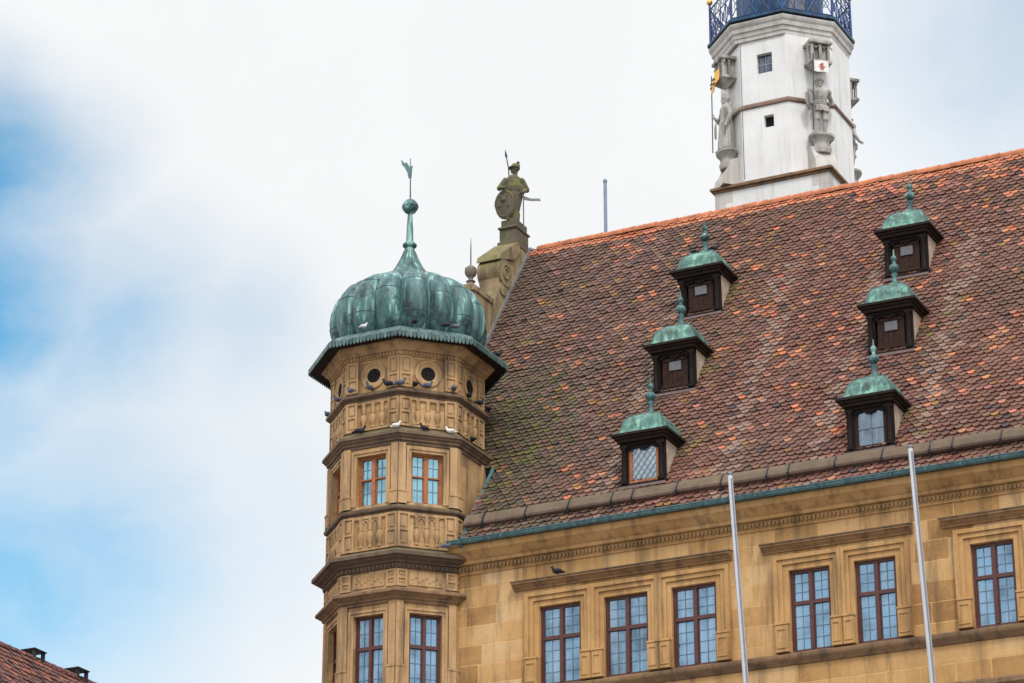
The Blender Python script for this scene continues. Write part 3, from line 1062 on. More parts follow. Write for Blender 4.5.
# surrounds, pilasters and windows of the two window storeys
for z0, z1, top, bot, wood, gl, tr in ((21.6, 23.89, 24.2, 21.56, M['redwood'], M['glass'], .6), (27.13, 28.63, 28.88, 27.06, M['orangewood'], M['glass_cyan'], .55)):
    for k in (-2, -1, 0, 1, 2):
        xf = faceframe(TC, 45 * k)
        d = -RW * OCT
        half = RW * sin(radians(22.5))
        for sx in (-1, 1):
            p = MB()
            a, b = sorted((sx * (half - .2), sx * (half + .012)))
            p.box(a, b, d - .07, d - .002, bot, top, 0, xf)
            a, b = sorted((sx * (half - .235), sx * (half + .018)))
            hb = bot + (.35 if z0 > 25 else .75)
            p.box(a, b, d - .1, d - .002, bot, hb, 0, xf)
            p.box(a, b, d - .12, d - .002, hb, hb + .05, 0, xf)
            p.build('pilaster', M['turret_trim'], tur)
        if k == 2:
            continue
        s = MB()
        hw = .475
        for o, i, pr in ((.15, .08, .055), (.08, 0.0, .025)):
            s.box(-hw - o, -hw - i, d - pr, d - .002, z0, z1 + o, 0, xf)
            s.box(hw + i, hw + o, d - pr, d - .002, z0, z1 + o, 0, xf)
            s.box(-hw - i, hw + i, d - pr, d - .002, z1 + i, z1 + o, 0, xf)
        s.build('window_surround', M['turret_trim'], tur)
        sash_window(tur, 'window', -hw, hw, z0, z1, d + .14, xf, wood, gl, tr, .11 if z0 > 25 else .085, .065, 2, (2, 2) if z0 > 25 else (3, 2), True, .02 if z0 > 25 else .05)

# parapets and frieze: corner panels, balusters, oculi
BAL = [(.035, 0), (.06, .02), (.06, .06), (.035, .1), (.05, .2), (.085, .36), (.07, .5), (.04, .58), (.055, .63), (.04, .68), (.06, .8), (.05, .9), (.065, .95), (.065, 1.0)]
def corner_panel(name, xf, half, sx, d, z0, z1, zm, w=.34, dp=.075):
    """framed stone panel standing proud of the face beside a corner"""
    p = MB()
    a, b = sorted((sx * (half - w), sx * (half + .012)))
    f = .06
    p.box(a, a + f, d - dp, d - .002, z0, z1, 0, xf)
    p.box(b - f, b, d - dp, d - .002, z0, z1, 0, xf)
    for w0, w1 in ((z0, z0 + f), (zm - f / 2, zm + f / 2), (z1 - f, z1)):
        p.box(a + f, b - f, d - dp, d - .002, w0, w1, 0, xf)
    p.box(a + f, b - f, d - dp * .45, d - .001, z0 + f, z1 - f, 0, xf)
    for q0, q1 in ((z0 + f, zm - f / 2), (zm + f / 2, z1 - f)):
        p.box(a + f + .04, b - f - .04, d - dp * .75, d - dp * .44, q0 + .05, q1 - .05, 0, xf, .012)
    return p.build(name, M['turret_trim'], tur)


for R, z0, z1, nb in ((2.23, 25.79, 26.82, 3), (2.2, 29.41, 30.31, 3)):
    for k in (-2, -1, 0, 1, 2):
        xf = faceframe(TC, 45 * k)
        d = -R * OCT
        half = R * sin(radians(22.5))
        for sx in (-1, 1):
            corner_panel('corner_panel', xf, half, sx, d, z0, z1, (z0 + z1) / 2)
        for w0, w1 in ((z0, z0 + .07), (z1 - .09, z1)):
            p = MB()
            p.box(-half + .341, half - .341, d - .06, d - .002, w0, w1, 0, xf)
            p.build('parapet_rail', M['turret_trim'], tur)
        for i in range(nb):
            t = (i - (nb - 1) / 2) * .3
            b = MB()
            h = z1 - z0 - .15
            b.lathe([(r * 1.15, z0 + .065 + z * h) for r, z in BAL], (t, d - .02, 0), 12, 0, xf)
            b.build('baluster', M['turret_trim'], tur)
        if R == 2.23:                                     # carved loops between the lower balusters
            for i in range(nb - 1):
                l = MB()
                t = (i - (nb - 2) / 2) * .3
                l.tube([(t + .085 * cos(a), d - .01, z1 - .22 + .1 * sin(a)) for a in [pi * q / 8 for q in range(9)]], .035, 6, 0, xf)
                l.build('carved_arch', M['turret_trim'], tur)
for k in (-2, -1, 0, 1, 2):
    xf = faceframe(TC, 45 * k)
    d = -2.21 * OCT
    half = 2.21 * sin(radians(22.5))
    for sx in (-1, 1):
        corner_panel('frieze_panel', xf, half, sx, d, 30.6, 31.56, 31.02, .36, .065)
        corner_panel('lower_frieze_panel', xf, 2.27 * sin(radians(22.5)), sx, -2.27 * OCT, 24.63, 25.13, 24.88, .3, .055)
    p = MB()
    p.box(-.5, .5, -2.27 * OCT - .03, -2.27 * OCT - .001, 24.67, 25.09, 0, xf, .012)
    for q in range(9):
        p.ball((-.4 + q * .1, -2.27 * OCT - .03, 24.88 + .07 * sin(q * 2.1)), .055, 8, 0, (1, .5, 1.2), xf)
    p.build('carved_panel', M['turret_trim'], tur)
    o = MB()
    n = 28
    def circ(r, y):
        return [(r * cos(2 * pi * i / n), y, 31.08 + r * sin(2 * pi * i / n)) for i in range(n)]
    o.rings([circ(.41, d - .002), circ(.40, d - .05), circ(.33, d - .05), circ(.31, d - .025), circ(.24, d - .025), circ(.215, d - .01), circ(.215, d + .001)], 0, cap0=False, cap1=False, xf=xf)
    oo = o.build('oculus', M['turret_trim'], tur)
    h = MB()
    h.rings([circ(.214, d - .0015), circ(.05, d - .0014)], 0, cap0=False, cap1=True, xf=xf)
    h.build('opening', M['dark'], oo)
    h = MB()
    h.tube([xf(Vector((-.2, d - .012, 31.08))), xf(Vector((.2, d - .012, 31.08)))], .012, 5)
    h.tube([xf(Vector((0, d - .012, 30.88))), xf(Vector((0, d - .012, 31.28)))], .012, 5)
    h.build('glazing_bar', M['brownwood'], oo)

# eaves: soffit boards, copper skirt and its scalloped fringe
s = MB()
s.octo([(2.5, 31.96), (2.88, 31.94), (2.9, 32.0), (2.4, 32.05)], TC)
s.build('soffit', M['soffit'], tur)
s = MB()
s.octo([(2.93, 31.97), (2.95, 32.03), (2.8, 32.2), (2.5, 32.37), (2.15, 32.5), (1.9, 32.55)], TC)
R = 2.95
for k in range(8):
    xf = faceframe(TC, 45 * k)
    half = R * sin(radians(22.5))
    n = 20
    for i in range(n):
        t = -half + (i + .5) * 2 * half / n
        w = half / n * .82
        dd = -R * OCT
        s.prism([(t - w, dd - .012, 32.05), (t + w, dd - .012, 32.05), (t + w, dd - .014, 31.93), (t + w * .5, dd - .014, 31.885), (t, dd - .014, 31.87),
                 (t - w * .5, dd - .014, 31.885), (t - w, dd - .014, 31.93)], (0, .02, 0), 0, xf)
        s.tube([xf(Vector((t + w * 1.2, dd + .0, 32.04))), xf(Vector((t + w * 1.2, dd + .17, 32.215)))], .022, 5)
s.build('copper_skirt', M['copper_dark'], tur)

# the onion dome: sixteen bulging lobes between seam ribs
DP = [(2.0, 32.45), (2.16, 32.7), (2.25, 33.0), (2.27, 33.3), (2.24, 33.62), (2.13, 33.95), (1.92, 34.25), (1.6, 34.48), (1.22, 34.64), (.82, 34.8),
      (.57, 35.0), (.4, 35.25), (.26, 35.53), (.16, 35.8), (.11, 36.0)]
dm = MB()
n = 160
rs = []
for r, z in DP:
    ring = []
    for i in range(n):
        a = 2 * pi * i / n + radians(22.5)
        lo = abs(sin(8 * (a - radians(22.5)))) ** .62
        amp = .135 * min(1, r / 1.6)
        k = r * (1 - amp * .75 + amp * lo)
        ring.append((TC[0] + k * sin(a), TC[1] - k * cos(a), z + .03 * lo * (1 if r < 1.6 else 0)))
    rs.append(ring)
dm.rings(rs)
# horizontal sheet joints
dome = dm.build('onion_dome', M['copper'], tur, sharp=50)
for j in range(16):
    a = radians(22.5 + 22.5 * j)
    b = MB()
    b.tube([(TC[0] + (r * (1 - .101 * min(1, r / 1.6)) + .012) * sin(a), TC[1] - (r * (1 - .101 * min(1, r / 1.6)) + .012) * cos(a), z + .005) for r, z in DP[:-1]],
           [.034] * 9 + [.028, .022, .02, .016, .012], 6)
    b.build('seam_rib', M['copper_dark'], dome)
jt = MB()
for j in range(16):
    zz = (33.05, 33.72, 34.12)
    for q in range(3):
        if (j + q) % 2:
            continue
        z = zz[q] + .12 * ((j * 7 + q * 3) % 5 - 2) / 4
        r = [a + (b - a) * (z - za) / (zb - za) for (a, za), (b, zb) in zip(DP, DP[1:]) if za <= z < zb][0]
        pts = []
        for i in range(9):
            u = radians(22.5 + 22.5 * (j + i / 8))
            lo = abs(sin(8 * (u - radians(22.5)))) ** .62
            k = r * (1 - .135 * .75 + .135 * lo) + .004
            pts.append((TC[0] + k * sin(u), TC[1] - k * cos(u), z))
        jt.tube(pts, .012, 5)
jt.build('sheet_joint', M['copper_dark'], dome)
sp = MB()
sp.lathe([(.13, 35.9), (.21, 35.96), (.22, 36.02), (.13, 36.09), (.11, 36.15), (.1, 36.5), (.075, 37.0), (.07, 37.06)], (TC[0], TC[1], 0), 12)
spo = sp.build('spire', M['copper'], tur)
sp = MB()
sp.lathe([(.06, 37.04), (.16, 37.1), (.225, 37.2), (.235, 37.28), (.225, 37.36), (.16, 37.46), (.06, 37.53)], (TC[0], TC[1], 0), 32, 0, None, .1, 8)
sp.tube([(TC[0] + .236 * cos(2 * pi * i / 24), TC[1] + .236 * sin(2 * pi * i / 24), 37.28) for i in range(25)], .02, 5)
sp.build('ball', M['copper'], spo)
sp = MB()
sp.tube([(TC[0], TC[1], 37.5), (TC[0] - .02, TC[1], 38.9)], [.022, .012], 6)
sp.build('rod', M['iron'], spo)
v = MB()
# pennant shaped like a leaping fish, swung to the left
ax = Vector((cos(YAW), sin(YAW), 0))
poly = [(.02, 38.25), (-.06, 38.22), (-.1, 38.42), (-.19, 38.6), (-.26, 38.66), (-.3, 38.86), (-.2, 38.74), (-.13, 38.76), (-.04, 38.6), (.05, 38.66), (.03, 38.5)]
v.prism([Vector((TC[0], TC[1] - .008, 0)) + ax * x + Vector((0, 0, z)) for x, z in poly], (.008, .016, 0))
v.build('weather_vane', M['gutter'], tur)
# copper flashing where the turret meets the roof
fl = MB()
xw = TC[0] + RW * OCT + .33
fl.prism([(xw, w.y, w.z) for w in (P(.1, -.1), P(.1, .1), P(3.7, .1), P(3.7, -.1))], (.1, 0, 0))
fl.build('flashing', M['gutter'], tur)
tur.location.z -= .066

# ---------------------------------------------------------------- WHITE TOWER
OT = (-31.43, 15.18)
OX = (-31.56, 15.14)                                     # axis of the octagon
wt = thing('tower', (OT[0], OT[1], GZ), 'tall white plastered octagonal tower with statues and a blue iron gallery', 'tower')
ws = MB()
hw = 2.04
ws.box(OT[0] - hw, OT[0] + hw, OT[1] - hw, OT[1] + hw, GZ, 41.86)
ws.build('square_base', M['plaster'], wt)
for sx in (-1, 1):                                        # grey corner quoins of the square base
    qn = MB()
    for i in range(6):
        z = 38.9 + i * .5
        w, w2 = (.62, .38) if i % 2 else (.38, .62)
        x0, x1 = sorted((OT[0] + sx * (hw - w), OT[0] + sx * (hw + .006)))
        qn.box(x0, x1, OT[1] - hw - .006, OT[1] - hw + .01, z + .004, min(z + .496, 41.85))
        x0, x1 = sorted((OT[0] + sx * (hw - .01), OT[0] + sx * (hw + .006)))
        qn.box(x0, x1, OT[1] - hw + .0101, OT[1] - hw + w2, z + .004, min(z + .496, 41.85))
    qn.build('quoin', M['broach'], wt)
lg = MB()
for a, z0, z1 in ((hw + .05, 41.8, 41.88), (hw + .14, 41.88, 41.96)):
    lg.box(OT[0] - a, OT[0] + a, OT[1] - a, OT[1] + a, z0, z1, 0, None, .01)
a = hw + .14
lg.rings([[(OT[0] - a, OT[1] - a, 41.96), (OT[0] + a, OT[1] - a, 41.96), (OT[0] + a, OT[1] + a, 41.96), (OT[0] - a, OT[1] + a, 41.96)],
          [(OT[0] - hw, OT[1] - hw, 42.05), (OT[0] + hw, OT[1] - hw, 42.05), (OT[0] + hw, OT[1] + hw, 42.05), (OT[0] - hw, OT[1] + hw, 42.05)]])
lg.build('ledge', M['course'], wt)
ob = MB()
RT = 2.22
half = RT * sin(radians(22.5))
for k in range(8):
    xf = faceframe(OX, 45 * k)
    hs = [(-.23, .32, 45.92, 46.66), (-.04, .31, 43.86, 44.31)] if k == 0 else ([(-.25, .25, 45.9, 46.6)] if k == 4 else [])
    ob.holes(-half, half, 42.03, 47.4, hs, -RT * OCT, .22, 0, xf)
ob.build('octagon', M['plaster'], wt)
wn = MB()
wn.box(-.23, .32, -RT * OCT + .15, -RT * OCT + .2, 45.92, 46.66, 0, faceframe(OX, 0))
wn.box(.03, .06, -RT * OCT + .13, -RT * OCT + .151, 45.92, 46.66, 1, faceframe(OX, 0))
wn.box(-.23, .32, -RT * OCT + .131, -RT * OCT + .15, 46.27, 46.3, 1, faceframe(OX, 0))
wn.build('window', [M['glass_dark'], M['polegrey']], wt)
wn = MB()
wn.box(-.04, .31, -RT * OCT + .17, -RT * OCT + .2, 43.86, 44.31, 0, faceframe(OX, 0))
wn.build('vent_hole', M['dark'], wt)
wn = MB()
wn.tube([faceframe(OX, 0)(Vector((-half + .04, -RT * OCT - .012, z))) for z in (42.1, 47.2)], .009, 6)
wn.build('lightning_cable', M['iron'], wt)
st = MB()
st.octo([(RT, 44.66), (RT + .07, 44.69), (RT + .08, 44.77), (RT, 44.86)], OX)
st.build('string_course', M['reddish'], wt)
OG = (-31.65, 15.12)                                     # gallery axis
cn = MB()
cn.octo([(RT, 47.2), (RT + .06, 47.22), (RT + .07, 47.34), (RT + .11, 47.37), (RT + .13, 47.5), (RT + .19, 47.53), (RT + .22, 47.68), (RT + .27, 47.72), (RT + .3, 47.86), (RT + .2, 47.9), (.5, 47.92)], OG)
cn.build('cornice', M['towerledge'], wt)
# gallery floor edge and blue iron railing
ga = MB()
ga.octo([(2.5, 47.93), (2.55, 47.95), (2.55, 48.05), (2.4, 48.07), (.4, 48.08)], OG)
ga.build('gallery_floor', M['blueroof'], wt)
for k in range(8):
    xf = faceframe(OG, 45 * k)
    R = 2.43
    h2, dd = R * sin(radians(22.5)), -R * OCT
    rl = MB()
    for z in (48.14, 49.0, 49.42):
        rl.tube([xf(Vector((-h2, dd, z))), xf(Vector((h2, dd, z)))], .03 if z > 49.2 else .022, 6)
    nb = 4
    for i in range(nb + 1):
        t = -h2 + 2 * h2 * i / nb
        rl.tube([xf(Vector((t, dd, 48.08))), xf(Vector((t, dd, 49.42)))], .02, 6)
        if i < nb:
            t2 = -h2 + 2 * h2 * (i + 1) / nb
            rl.tube([xf(Vector((t, dd, 48.14))), xf(Vector((t2, dd, 49.0)))], .016, 5)
            rl.tube([xf(Vector((t2, dd, 48.14))), xf(Vector((t, dd, 49.0)))], .016, 5)
            m_ = (t + t2) / 2
            rl.tube([xf(Vector((m_ + .13 * cos(2 * pi * j / 12), dd, 49.21 + .13 * sin(2 * pi * j / 12)))) for j in range(13)], .014, 5)
            rl.tube([xf(Vector((m_ + .11 * cos(2 * pi * j / 12), dd, 48.57 + .16 * sin(2 * pi * j / 12)))) for j in range(13)], .014, 5)
    rl.build('railing', M['blueiron'], wt)
    a = radians(22.5 + 45 * k)
    po = MB()
    px, py = OG[0] + R * sin(a), OG[1] - R * cos(a)
    po.tube([(px, py, 48.05), (px, py, 49.62)], [.05, .04], 8)
    pp = po.build('railing_post', M['blueiron'], wt)
    MB().ball((px, py, 49.72), .11, 12).build('gilded_ball', M['gold'], pp)
lt = MB()
lt.octo([(1.5, 48.06), (1.5, 51.6), (1.7, 51.7), (1.7, 51.85)], OG, 0, False, True)
lt.build('lantern_room', M['blueroof'], wt)
dr = MB()
dr.box(-.3, .3, -1.5 * OCT - .03, -1.5 * OCT + .02, 48.1, 50.2, 0, faceframe(OG, 45))
dr.build('door', M['lead'], wt)
lt = MB()
lt.lathe([(1.75, 51.85), (1.9, 52.3), (1.75, 53.0), (1.2, 53.6), (.6, 54.0), (.3, 54.6), (.1, 56.0), (.03, 58)], (OG[0], OG[1], 0), 24)
lt.build('lantern_dome', M['blueroof'], wt)
# the four corner corbels that carry the statues
for k in (-1, 1, 3, -3):
    TS = .18 if abs(k) == 1 else 0.0
    xf = faceframe(OX, 45 * k)
    D = -RT * OCT
    cb = MB()
    cw = .4
    # sloping broach growing from the corner of the square base
    cb.prism([(TS - cw, D + .05, 42.02), (TS - cw, D - .62, 42.02), (TS - cw, D - .6, 42.35), (TS - cw, D - .42, 42.62), (TS - cw, D - .3, 42.95), (TS - cw, D + .05, 43.1)], (2 * cw, 0, 0), 0, xf)
    cb.build('broach', M['broach'], wt)
    cb = MB()
    cb.rings([[xf(Vector((TS + r * cos(a) * 1.0, D - .28 + r * .8 * sin(a), z))) for a in [2 * pi * i / 12 for i in range(12)]]
              for r, z in ((.3, 42.72), (.34, 42.9), (.28, 43.0), (.3, 43.12), (.4, 43.24), (.46, 43.3), (.46, 43.38))])
    cb.build('corbel', M['figure'], wt)
    cn = MB()                                            # openwork canopy above the statue
    for dx in (TS - .3, TS, TS + .3):
        cn.box(dx - .045, dx + .045, D - .5, D - .42, 46.15, 46.75, 0, xf)
        cn.tube([xf(Vector((dx + .15 * cos(q), D - .46, 46.6 + .1 * sin(q)))) for q in [pi * i / 6 for i in range(7)]], .03, 5)
    for dx in (TS - .34, TS + .34):
        cn.box(dx - .04, dx + .04, D - .3, D - .22, 46.15, 46.75, 0, xf)
    cn.box(TS - .4, TS + .4, D - .55, D + .02, 46.02, 46.15, 0, xf, .02)
    cn.box(TS - .42, TS + .42, D - .58, D + .02, 46.75, 46.88, 0, xf, .02)
    cn.box(TS - .24, TS + .24, D - .38, D + .02, 46.15, 46.75, 0, xf)
    cn.rings([[xf(Vector((TS + sx * w, D - .28 + sy * w * .7, z))) for sx, sy in ((-1, -1), (1, -1), (1, 1), (-1, 1))] for w, z in ((.1, 45.8), (.36, 46.02))])
    cn.build('canopy', M['figure'], wt)


# ---------------------------------------------------------------- STATUES
def cap(mb, a, b, r0, r1, n=10, sc=1.0):
    """closed tapered capsule"""
    a, b = Vector(a), Vector(b)
    d = (b - a).normalized()
    pts = [a - d * r0 * .9, a - d * r0 * .5, a, b, b + d * r1 * .5, b + d * r1 * .9]
    mb.tube(pts, [r0 * .4, r0 * .85, r0, r1, r1 * .85, r1 * .4], n)


def shell(mb, prof, c=(0, 0), n=14):
    """closed oval-section trunk; prof = (half width, half depth, z, y offset)"""
    mb.rings([[(c[0] + w * cos(2 * pi * i / n), c[1] + yo + d * sin(2 * pi * i / n), z) for i in range(n)] for w, d, z, yo in prof])


def place(mb, loc, rot):
    R = Matrix.Rotation(rot, 3, 'Z')
    mb.v = [R @ Vector(v) + Vector(loc) for v in mb.v]
    return mb


def head(mb, z, y=0.0, x=0.0, helm=True):
    mb.ball((x, y, z), .13, 14, 0, (.88, 1.02, 1.18))
    cap(mb, (x, y - .12, z - .01), (x, y - .155, z - .045), .022, .03, 8)    # nose
    mb.box(x - .07, x + .07, y - .135, y - .1, z + .03, z + .055)            # brow
    cap(mb, (x - .035, y - .125, z - .075), (x + .035, y - .125, z - .075), .014, .014, 6)
    cap(mb, (x, y - .1, z - .13), (x, y - .09, z - .12), .045, .05, 8)       # chin
    for s in (-1, 1):
        cap(mb, (x + s * .115, y, z - .03), (x + s * .118, y + .01, z + .03), .025, .025, 6)
    cap(mb, (x, y + .02, z - .1), (x, y + .02, z - .25), .075, .085)
    if helm:
        mb.ball((x, y + .015, z + .06), .155, 14, 0, (1, 1.08, .92))


def hand(mb, p, d, up=(0, 0, 1), r=.05):
    """a curled hand: palm, four fingers, thumb"""
    p, d, up = Vector(p), Vector(d).normalized(), Vector(up).normalized()
    s = d.cross(up).normalized()
    mb.ball(tuple(p), r, 8, 0, (1, 1, 1))
    for i in range(4):
        o = p + up * (i - 1.5) * .03 + d * .035
        cap(mb, o, o + d * (.06 + .008 * (i in (1, 2))) + s * .02, .017, .014, 6)
    cap(mb, p + up * .05, p + up * .07 + d * .06 - s * .03, .018, .015, 6)


def knight(mb):
    """standing man in plate armour, faces -y, feet at z=0, 2.25 high"""
    for s in (-1, 1):
        x = s * .13
        cap(mb, (x, -.02, 1.1), (x * 1.12, -.05, .62), .135, .095)
        mb.ball((x * 1.12, -.08, .6), .1, 10)
        cap(mb, (x * 1.12, -.04, .56), (x * 1.2, .02, .12), .095, .06)
        cap(mb, (x * 1.2, .04, .06), (x * 1.5, -.2, .04), .065, .045)
    shell(mb, [(.24, .17, .95, 0), (.27, .2, 1.05, 0), (.24, .17, 1.18, 0), (.21, .15, 1.26, 0), (.25, .19, 1.42, -.02), (.29, .2, 1.58, -.02), (.27, .16, 1.7, 0), (.13, .1, 1.78, 0)])
    for s in (-1, 1):                                    # tassets and shoulder plates
        mb.box(s * .14 - .1, s * .14 + .1, -.2, -.1, .86, 1.08)
        mb.ball((s * .3, 0, 1.66), .14, 10)
    cap(mb, (-.32, 0, 1.62), (-.42, -.02, 1.28), .085, .07)
    cap(mb, (-.42, -.02, 1.28), (-.4, -.2, 1.08), .07, .052)
    hand(mb, (-.39, -.25, 1.06), (0.2, -1, -.1))
    cap(mb, (.32, 0, 1.62), (.46, .0, 1.3), .085, .07)
    cap(mb, (.46, 0, 1.3), (.36, -.14, 1.12), .07, .052)
    hand(mb, (.33, -.19, 1.11), (-.6, -.7, 0))
    for z, r in ((1.16, .26), (1.24, .225)):                 # belt and breastplate rims
        mb.tube([(r * cos(2 * pi * i / 20), r * .74 * sin(2 * pi * i / 20), z) for i in range(21)], .022, 6)
    for i in range(5):                                   # pleated skirt of the armour
        a = -pi / 2 + (i - 2) * .5
        cap(mb, (.22 * cos(a), .17 * sin(a), 1.1), (.27 * cos(a), .22 * sin(a), .9), .035, .03, 6)
    mb.tube([(0, -.215, 1.22), (0, -.235, 1.42), (0, -.2, 1.66)], .02, 6)
    head(mb, 1.98)
    mb.tube([(.165 * cos(2 * pi * i / 20), .175 * sin(2 * pi * i / 20) + .01, 2.05) for i in range(21)], .02, 6)


def robed(mb):
    """standing figure in a long mantle, faces -y"""
    shell(mb, [(.3, .24, .02, 0), (.33, .26, .1, 0), (.3, .24, .5, -.01), (.29, .23, .9, -.01), (.25, .19, 1.2, 0), (.28, .2, 1.45, 0), (.3, .2, 1.6, 0), (.25, .15, 1.71, 0), (.12, .1, 1.79, 0)])
    for i in range(7):                                   # mantle folds
        a = -2.7 + i * .37
        cap(mb, (.27 * cos(a), .2 * sin(a), 1.2 - .03 * i), (.33 * cos(a) + .03, .27 * sin(a), .06), .03, .06, 8)
    for s in (-1, 1):
        cap(mb, (s * .14, -.18, .05), (s * .17, -.32, .03), .06, .045)
    cap(mb, (.3, 0, 1.6), (.42, -.02, 1.25), .1, .085)
    cap(mb, (.42, -.02, 1.25), (.43, -.16, .92), .085, .06)
    hand(mb, (.43, -.2, .85), (0, -.4, -1), (1, 0, 0))
    cap(mb, (-.3, 0, 1.6), (-.44, -.06, 1.3), .1, .085)
    cap(mb, (-.44, -.06, 1.3), (-.36, -.24, 1.38), .08, .055)
    hand(mb, (-.35, -.29, 1.42), (.2, -.7, .3))
    head(mb, 1.98)
    mb.lathe([(.15, 2.07), (.16, 2.14), (.1, 2.22), (.03, 2.27)], (0, .02, 0), 12)


def shield_poly(w, h):
    return [(-w, h), (w, h), (w * 1.02, h * .45), (w * .75, h * .1), (0, -h * .25), (-w * .75, h * .1), (-w * 1.02, h * .45)]


def tower_statue(deg, fn, label, deco):
    a = radians(deg)
    ts = .18 if abs(deg) == 45 else 0.0
    base = (OX[0] + (RT * OCT + .28) * sin(a) + ts * cos(a), OX[1] - (RT * OCT + .28) * cos(a) + ts * sin(a), 43.38)
    mb = MB()
    fn(mb)
    mb = remeshed(mb, .014, 'tmp', 1)
    place(mb, base, a)
    t = thing('statue', base, label, 'statue', 'statues at the corners of the white tower')
    mb.build('body', M['figure'], t)
    deco(t, base, a)


def deco_knight(t, base, rot):
    sh = MB().prism([(x + .0, -.02, z) for x, z in [(p[0] - .5, p[1] + .95) for p in shield_poly(.15, .5)]], (0, .05, 0))
    place(sh, base, rot + .35).build('shield', M['figure'], t)
    pl = MB()
    pl.tube([(-.42, -.3, .05), (-.33, -.34, 2.9)], .02, 6)
    place(pl, base, rot).build('banner_pole', M['iron'], t)
    bn = MB()
    n = 8
    for i in range(n):
        x0, x1 = -.32 + .54 * i / n, -.32 + .54 * (i + 1) / n
        y0, y1 = -.36 + .03 * sin(i * .9), -.36 + .03 * sin((i + 1) * .9)
        bn.prism([(x0, y0, 2.24), (x1, y1, 2.24), (x1, y1, 2.66), (x0, y0, 2.66)], (0, .015, 0), 0)
    # red heraldic beast, simply blocked out
    for x, z, w, h in ((-.05, 2.44, .05, .08), (-.035, 2.53, .035, .035), (-.12, 2.47, .04, .02), (.03, 2.42, .04, .02), (-.08, 2.34, .02, .04), (-.01, 2.34, .02, .04)):
        bn.box(x - w, x + w, -.405, -.395, z - h, z + h, 1)
    place(bn, base, rot).build('banner', [M['bannerwhite'], M['bannerred']], t)


def deco_robed(t, base, rot):
    pl = MB()
    pl.tube([(-.38, -.36, .1), (-.36, -.34, 3.0)], .02, 6)
    place(pl, base, rot).build('banner_pole', M['iron'], t)
    bn = MB()
    n = 8
    for i in range(n):
        x0, x1 = -.36 + .62 * i / n, -.36 + .62 * (i + 1) / n
        dz0, dz1 = .3 * i / n, .3 * (i + 1) / n
        y0, y1 = -.36 + .03 * sin(i * .9), -.36 + .03 * sin((i + 1) * .9)
        bn.prism([(x0, y0, 2.3 + dz0), (x1, y1, 2.3 + dz1), (x1, y1, 2.72 + dz1), (x0, y0, 2.72 + dz0)], (0, .015, 0), 0)
    for x, z in ((-.25, 2.62), (-.25, 2.48), (-.05, 2.72), (-.05, 2.55)):
        bn.box(x - .07, x + .07, -.42, -.4, z - .03, z + .03, 1)
    place(bn, base, rot).build('banner', [M['gold'], M['darkwood']], t)
    sh = MB().prism([(p[0] - .34, -.36, p[1] + .75) for p in shield_poly(.2, .42)], (0, .05, 0))
    place(sh, base, rot - .3).build('shield', M['figure'], t)


tower_statue(45, knight, 'grey stone knight under the white banner on the right corner of the white tower', deco_knight)
tower_statue(-45, robed, 'grey stone robed figure under the gold banner on the left corner of the white tower', deco_robed)
def deco_far(t, base, rot):
    bn = MB()
    bn.prism([(.3, -.4, 1.55), (.5, -.46, 1.5), (.52, -.46, 2.0), (.3, -.4, 2.05)], (0, .015, 0))
    place(bn, base, rot).build('banner', M['gutter'], t)
tower_statue(135, knight, 'grey stone figure on the far right edge of the white tower, seen in profile', deco_far)

# the guard on the gable: local x = picture right, -y = towards the square
gbase = (-38.6, 8.15, 39.76)
mb = MB()
shell(mb, [(.15, .15, 0, 0), (.16, .16, .12, 0), (.2, .19, .4, 0), (.27, .23, .75, 0), (.31, .23, .95, .0), (.27, .21, 1.05, 0), (.3, .22, 1.25, 0), (.3, .2, 1.45, .02), (.24, .17, 1.6, .03), (.13, .12, 1.7, .02)], (0.04, 0))
cap(mb, (-.06, -.05, .3), (-.08, -.1, .02), .12, .08)
cap(mb, (.14, -.02, .3), (.16, -.05, .02), .12, .08)
cap(mb, (-.08, -.1, .04), (-.16, -.28, .03), .07, .05)
cap(mb, (.16, -.05, .04), (.12, -.26, .03), .07, .05)
# short cape over both shoulders
shell(mb, [(.37, .27, 1.1, .05), (.36, .28, 1.25, .05), (.28, .24, 1.45, .05), (.15, .16, 1.66, .04)], (.05, 0))
cap(mb, (-.22, -.05, 1.48), (-.42, -.16, 1.16), .12, .095)
cap(mb, (-.42, -.16, 1.16), (-.28, -.34, 1.1), .09, .06)
hand(mb, (-.26, -.37, 1.1), (.6, -.6, 0))
cap(mb, (.3, .0, 1.48), (.47, .06, 1.2), .13, .1)
cap(mb, (.47, .06, 1.2), (.34, -.16, 1.02), .09, .06)
hand(mb, (.32, -.2, 1.0), (-.4, -.8, 0))
hd = MB()
head(hd, 0, 0, 0)
hd.ball((0, .05, .16), .1, 10, 0, (.5, 1.5, .9))              # crest
hd.ball((0, .12, .27), .06, 8)
hd.rings([[(.19 * cos(2 * pi * i / 12), .2 * sin(2 * pi * i / 12) - .02, z) for i in range(12)] for z in (.03, .06)])
Rz = Matrix.Rotation(-1.15, 3, 'Z')
o_ = len(mb.v)
mb.v += [Rz @ v + Vector((.08, .02, 1.93)) for v in hd.v]
mb.f += [[i + o_ for i in f] for f in hd.f]
mb.m += hd.m
mb = remeshed(mb, .014, 'tmp', 1)
t = thing('statue', gbase, 'mossy stone guard with a shield and spear standing on top of the gable', 'statue')
place(mb, gbase, YAW).build('body', M['statue'], t)
s = MB()
oval = [(.34 * cos(2 * pi * i / 20) * (1 if sin(2 * pi * i / 20) > 0 else .92), .47 * sin(2 * pi * i / 20)) for i in range(20)]
rr_ = []
for k, y in ((1.0, -.24), (1.0, -.3), (.86, -.34), (.8, -.32), (.4, -.36), (.1, -.37)):
    rr_.append([(x * k * 1.05 - .16, y, z * k * 1.12 + .56) for x, z in oval])
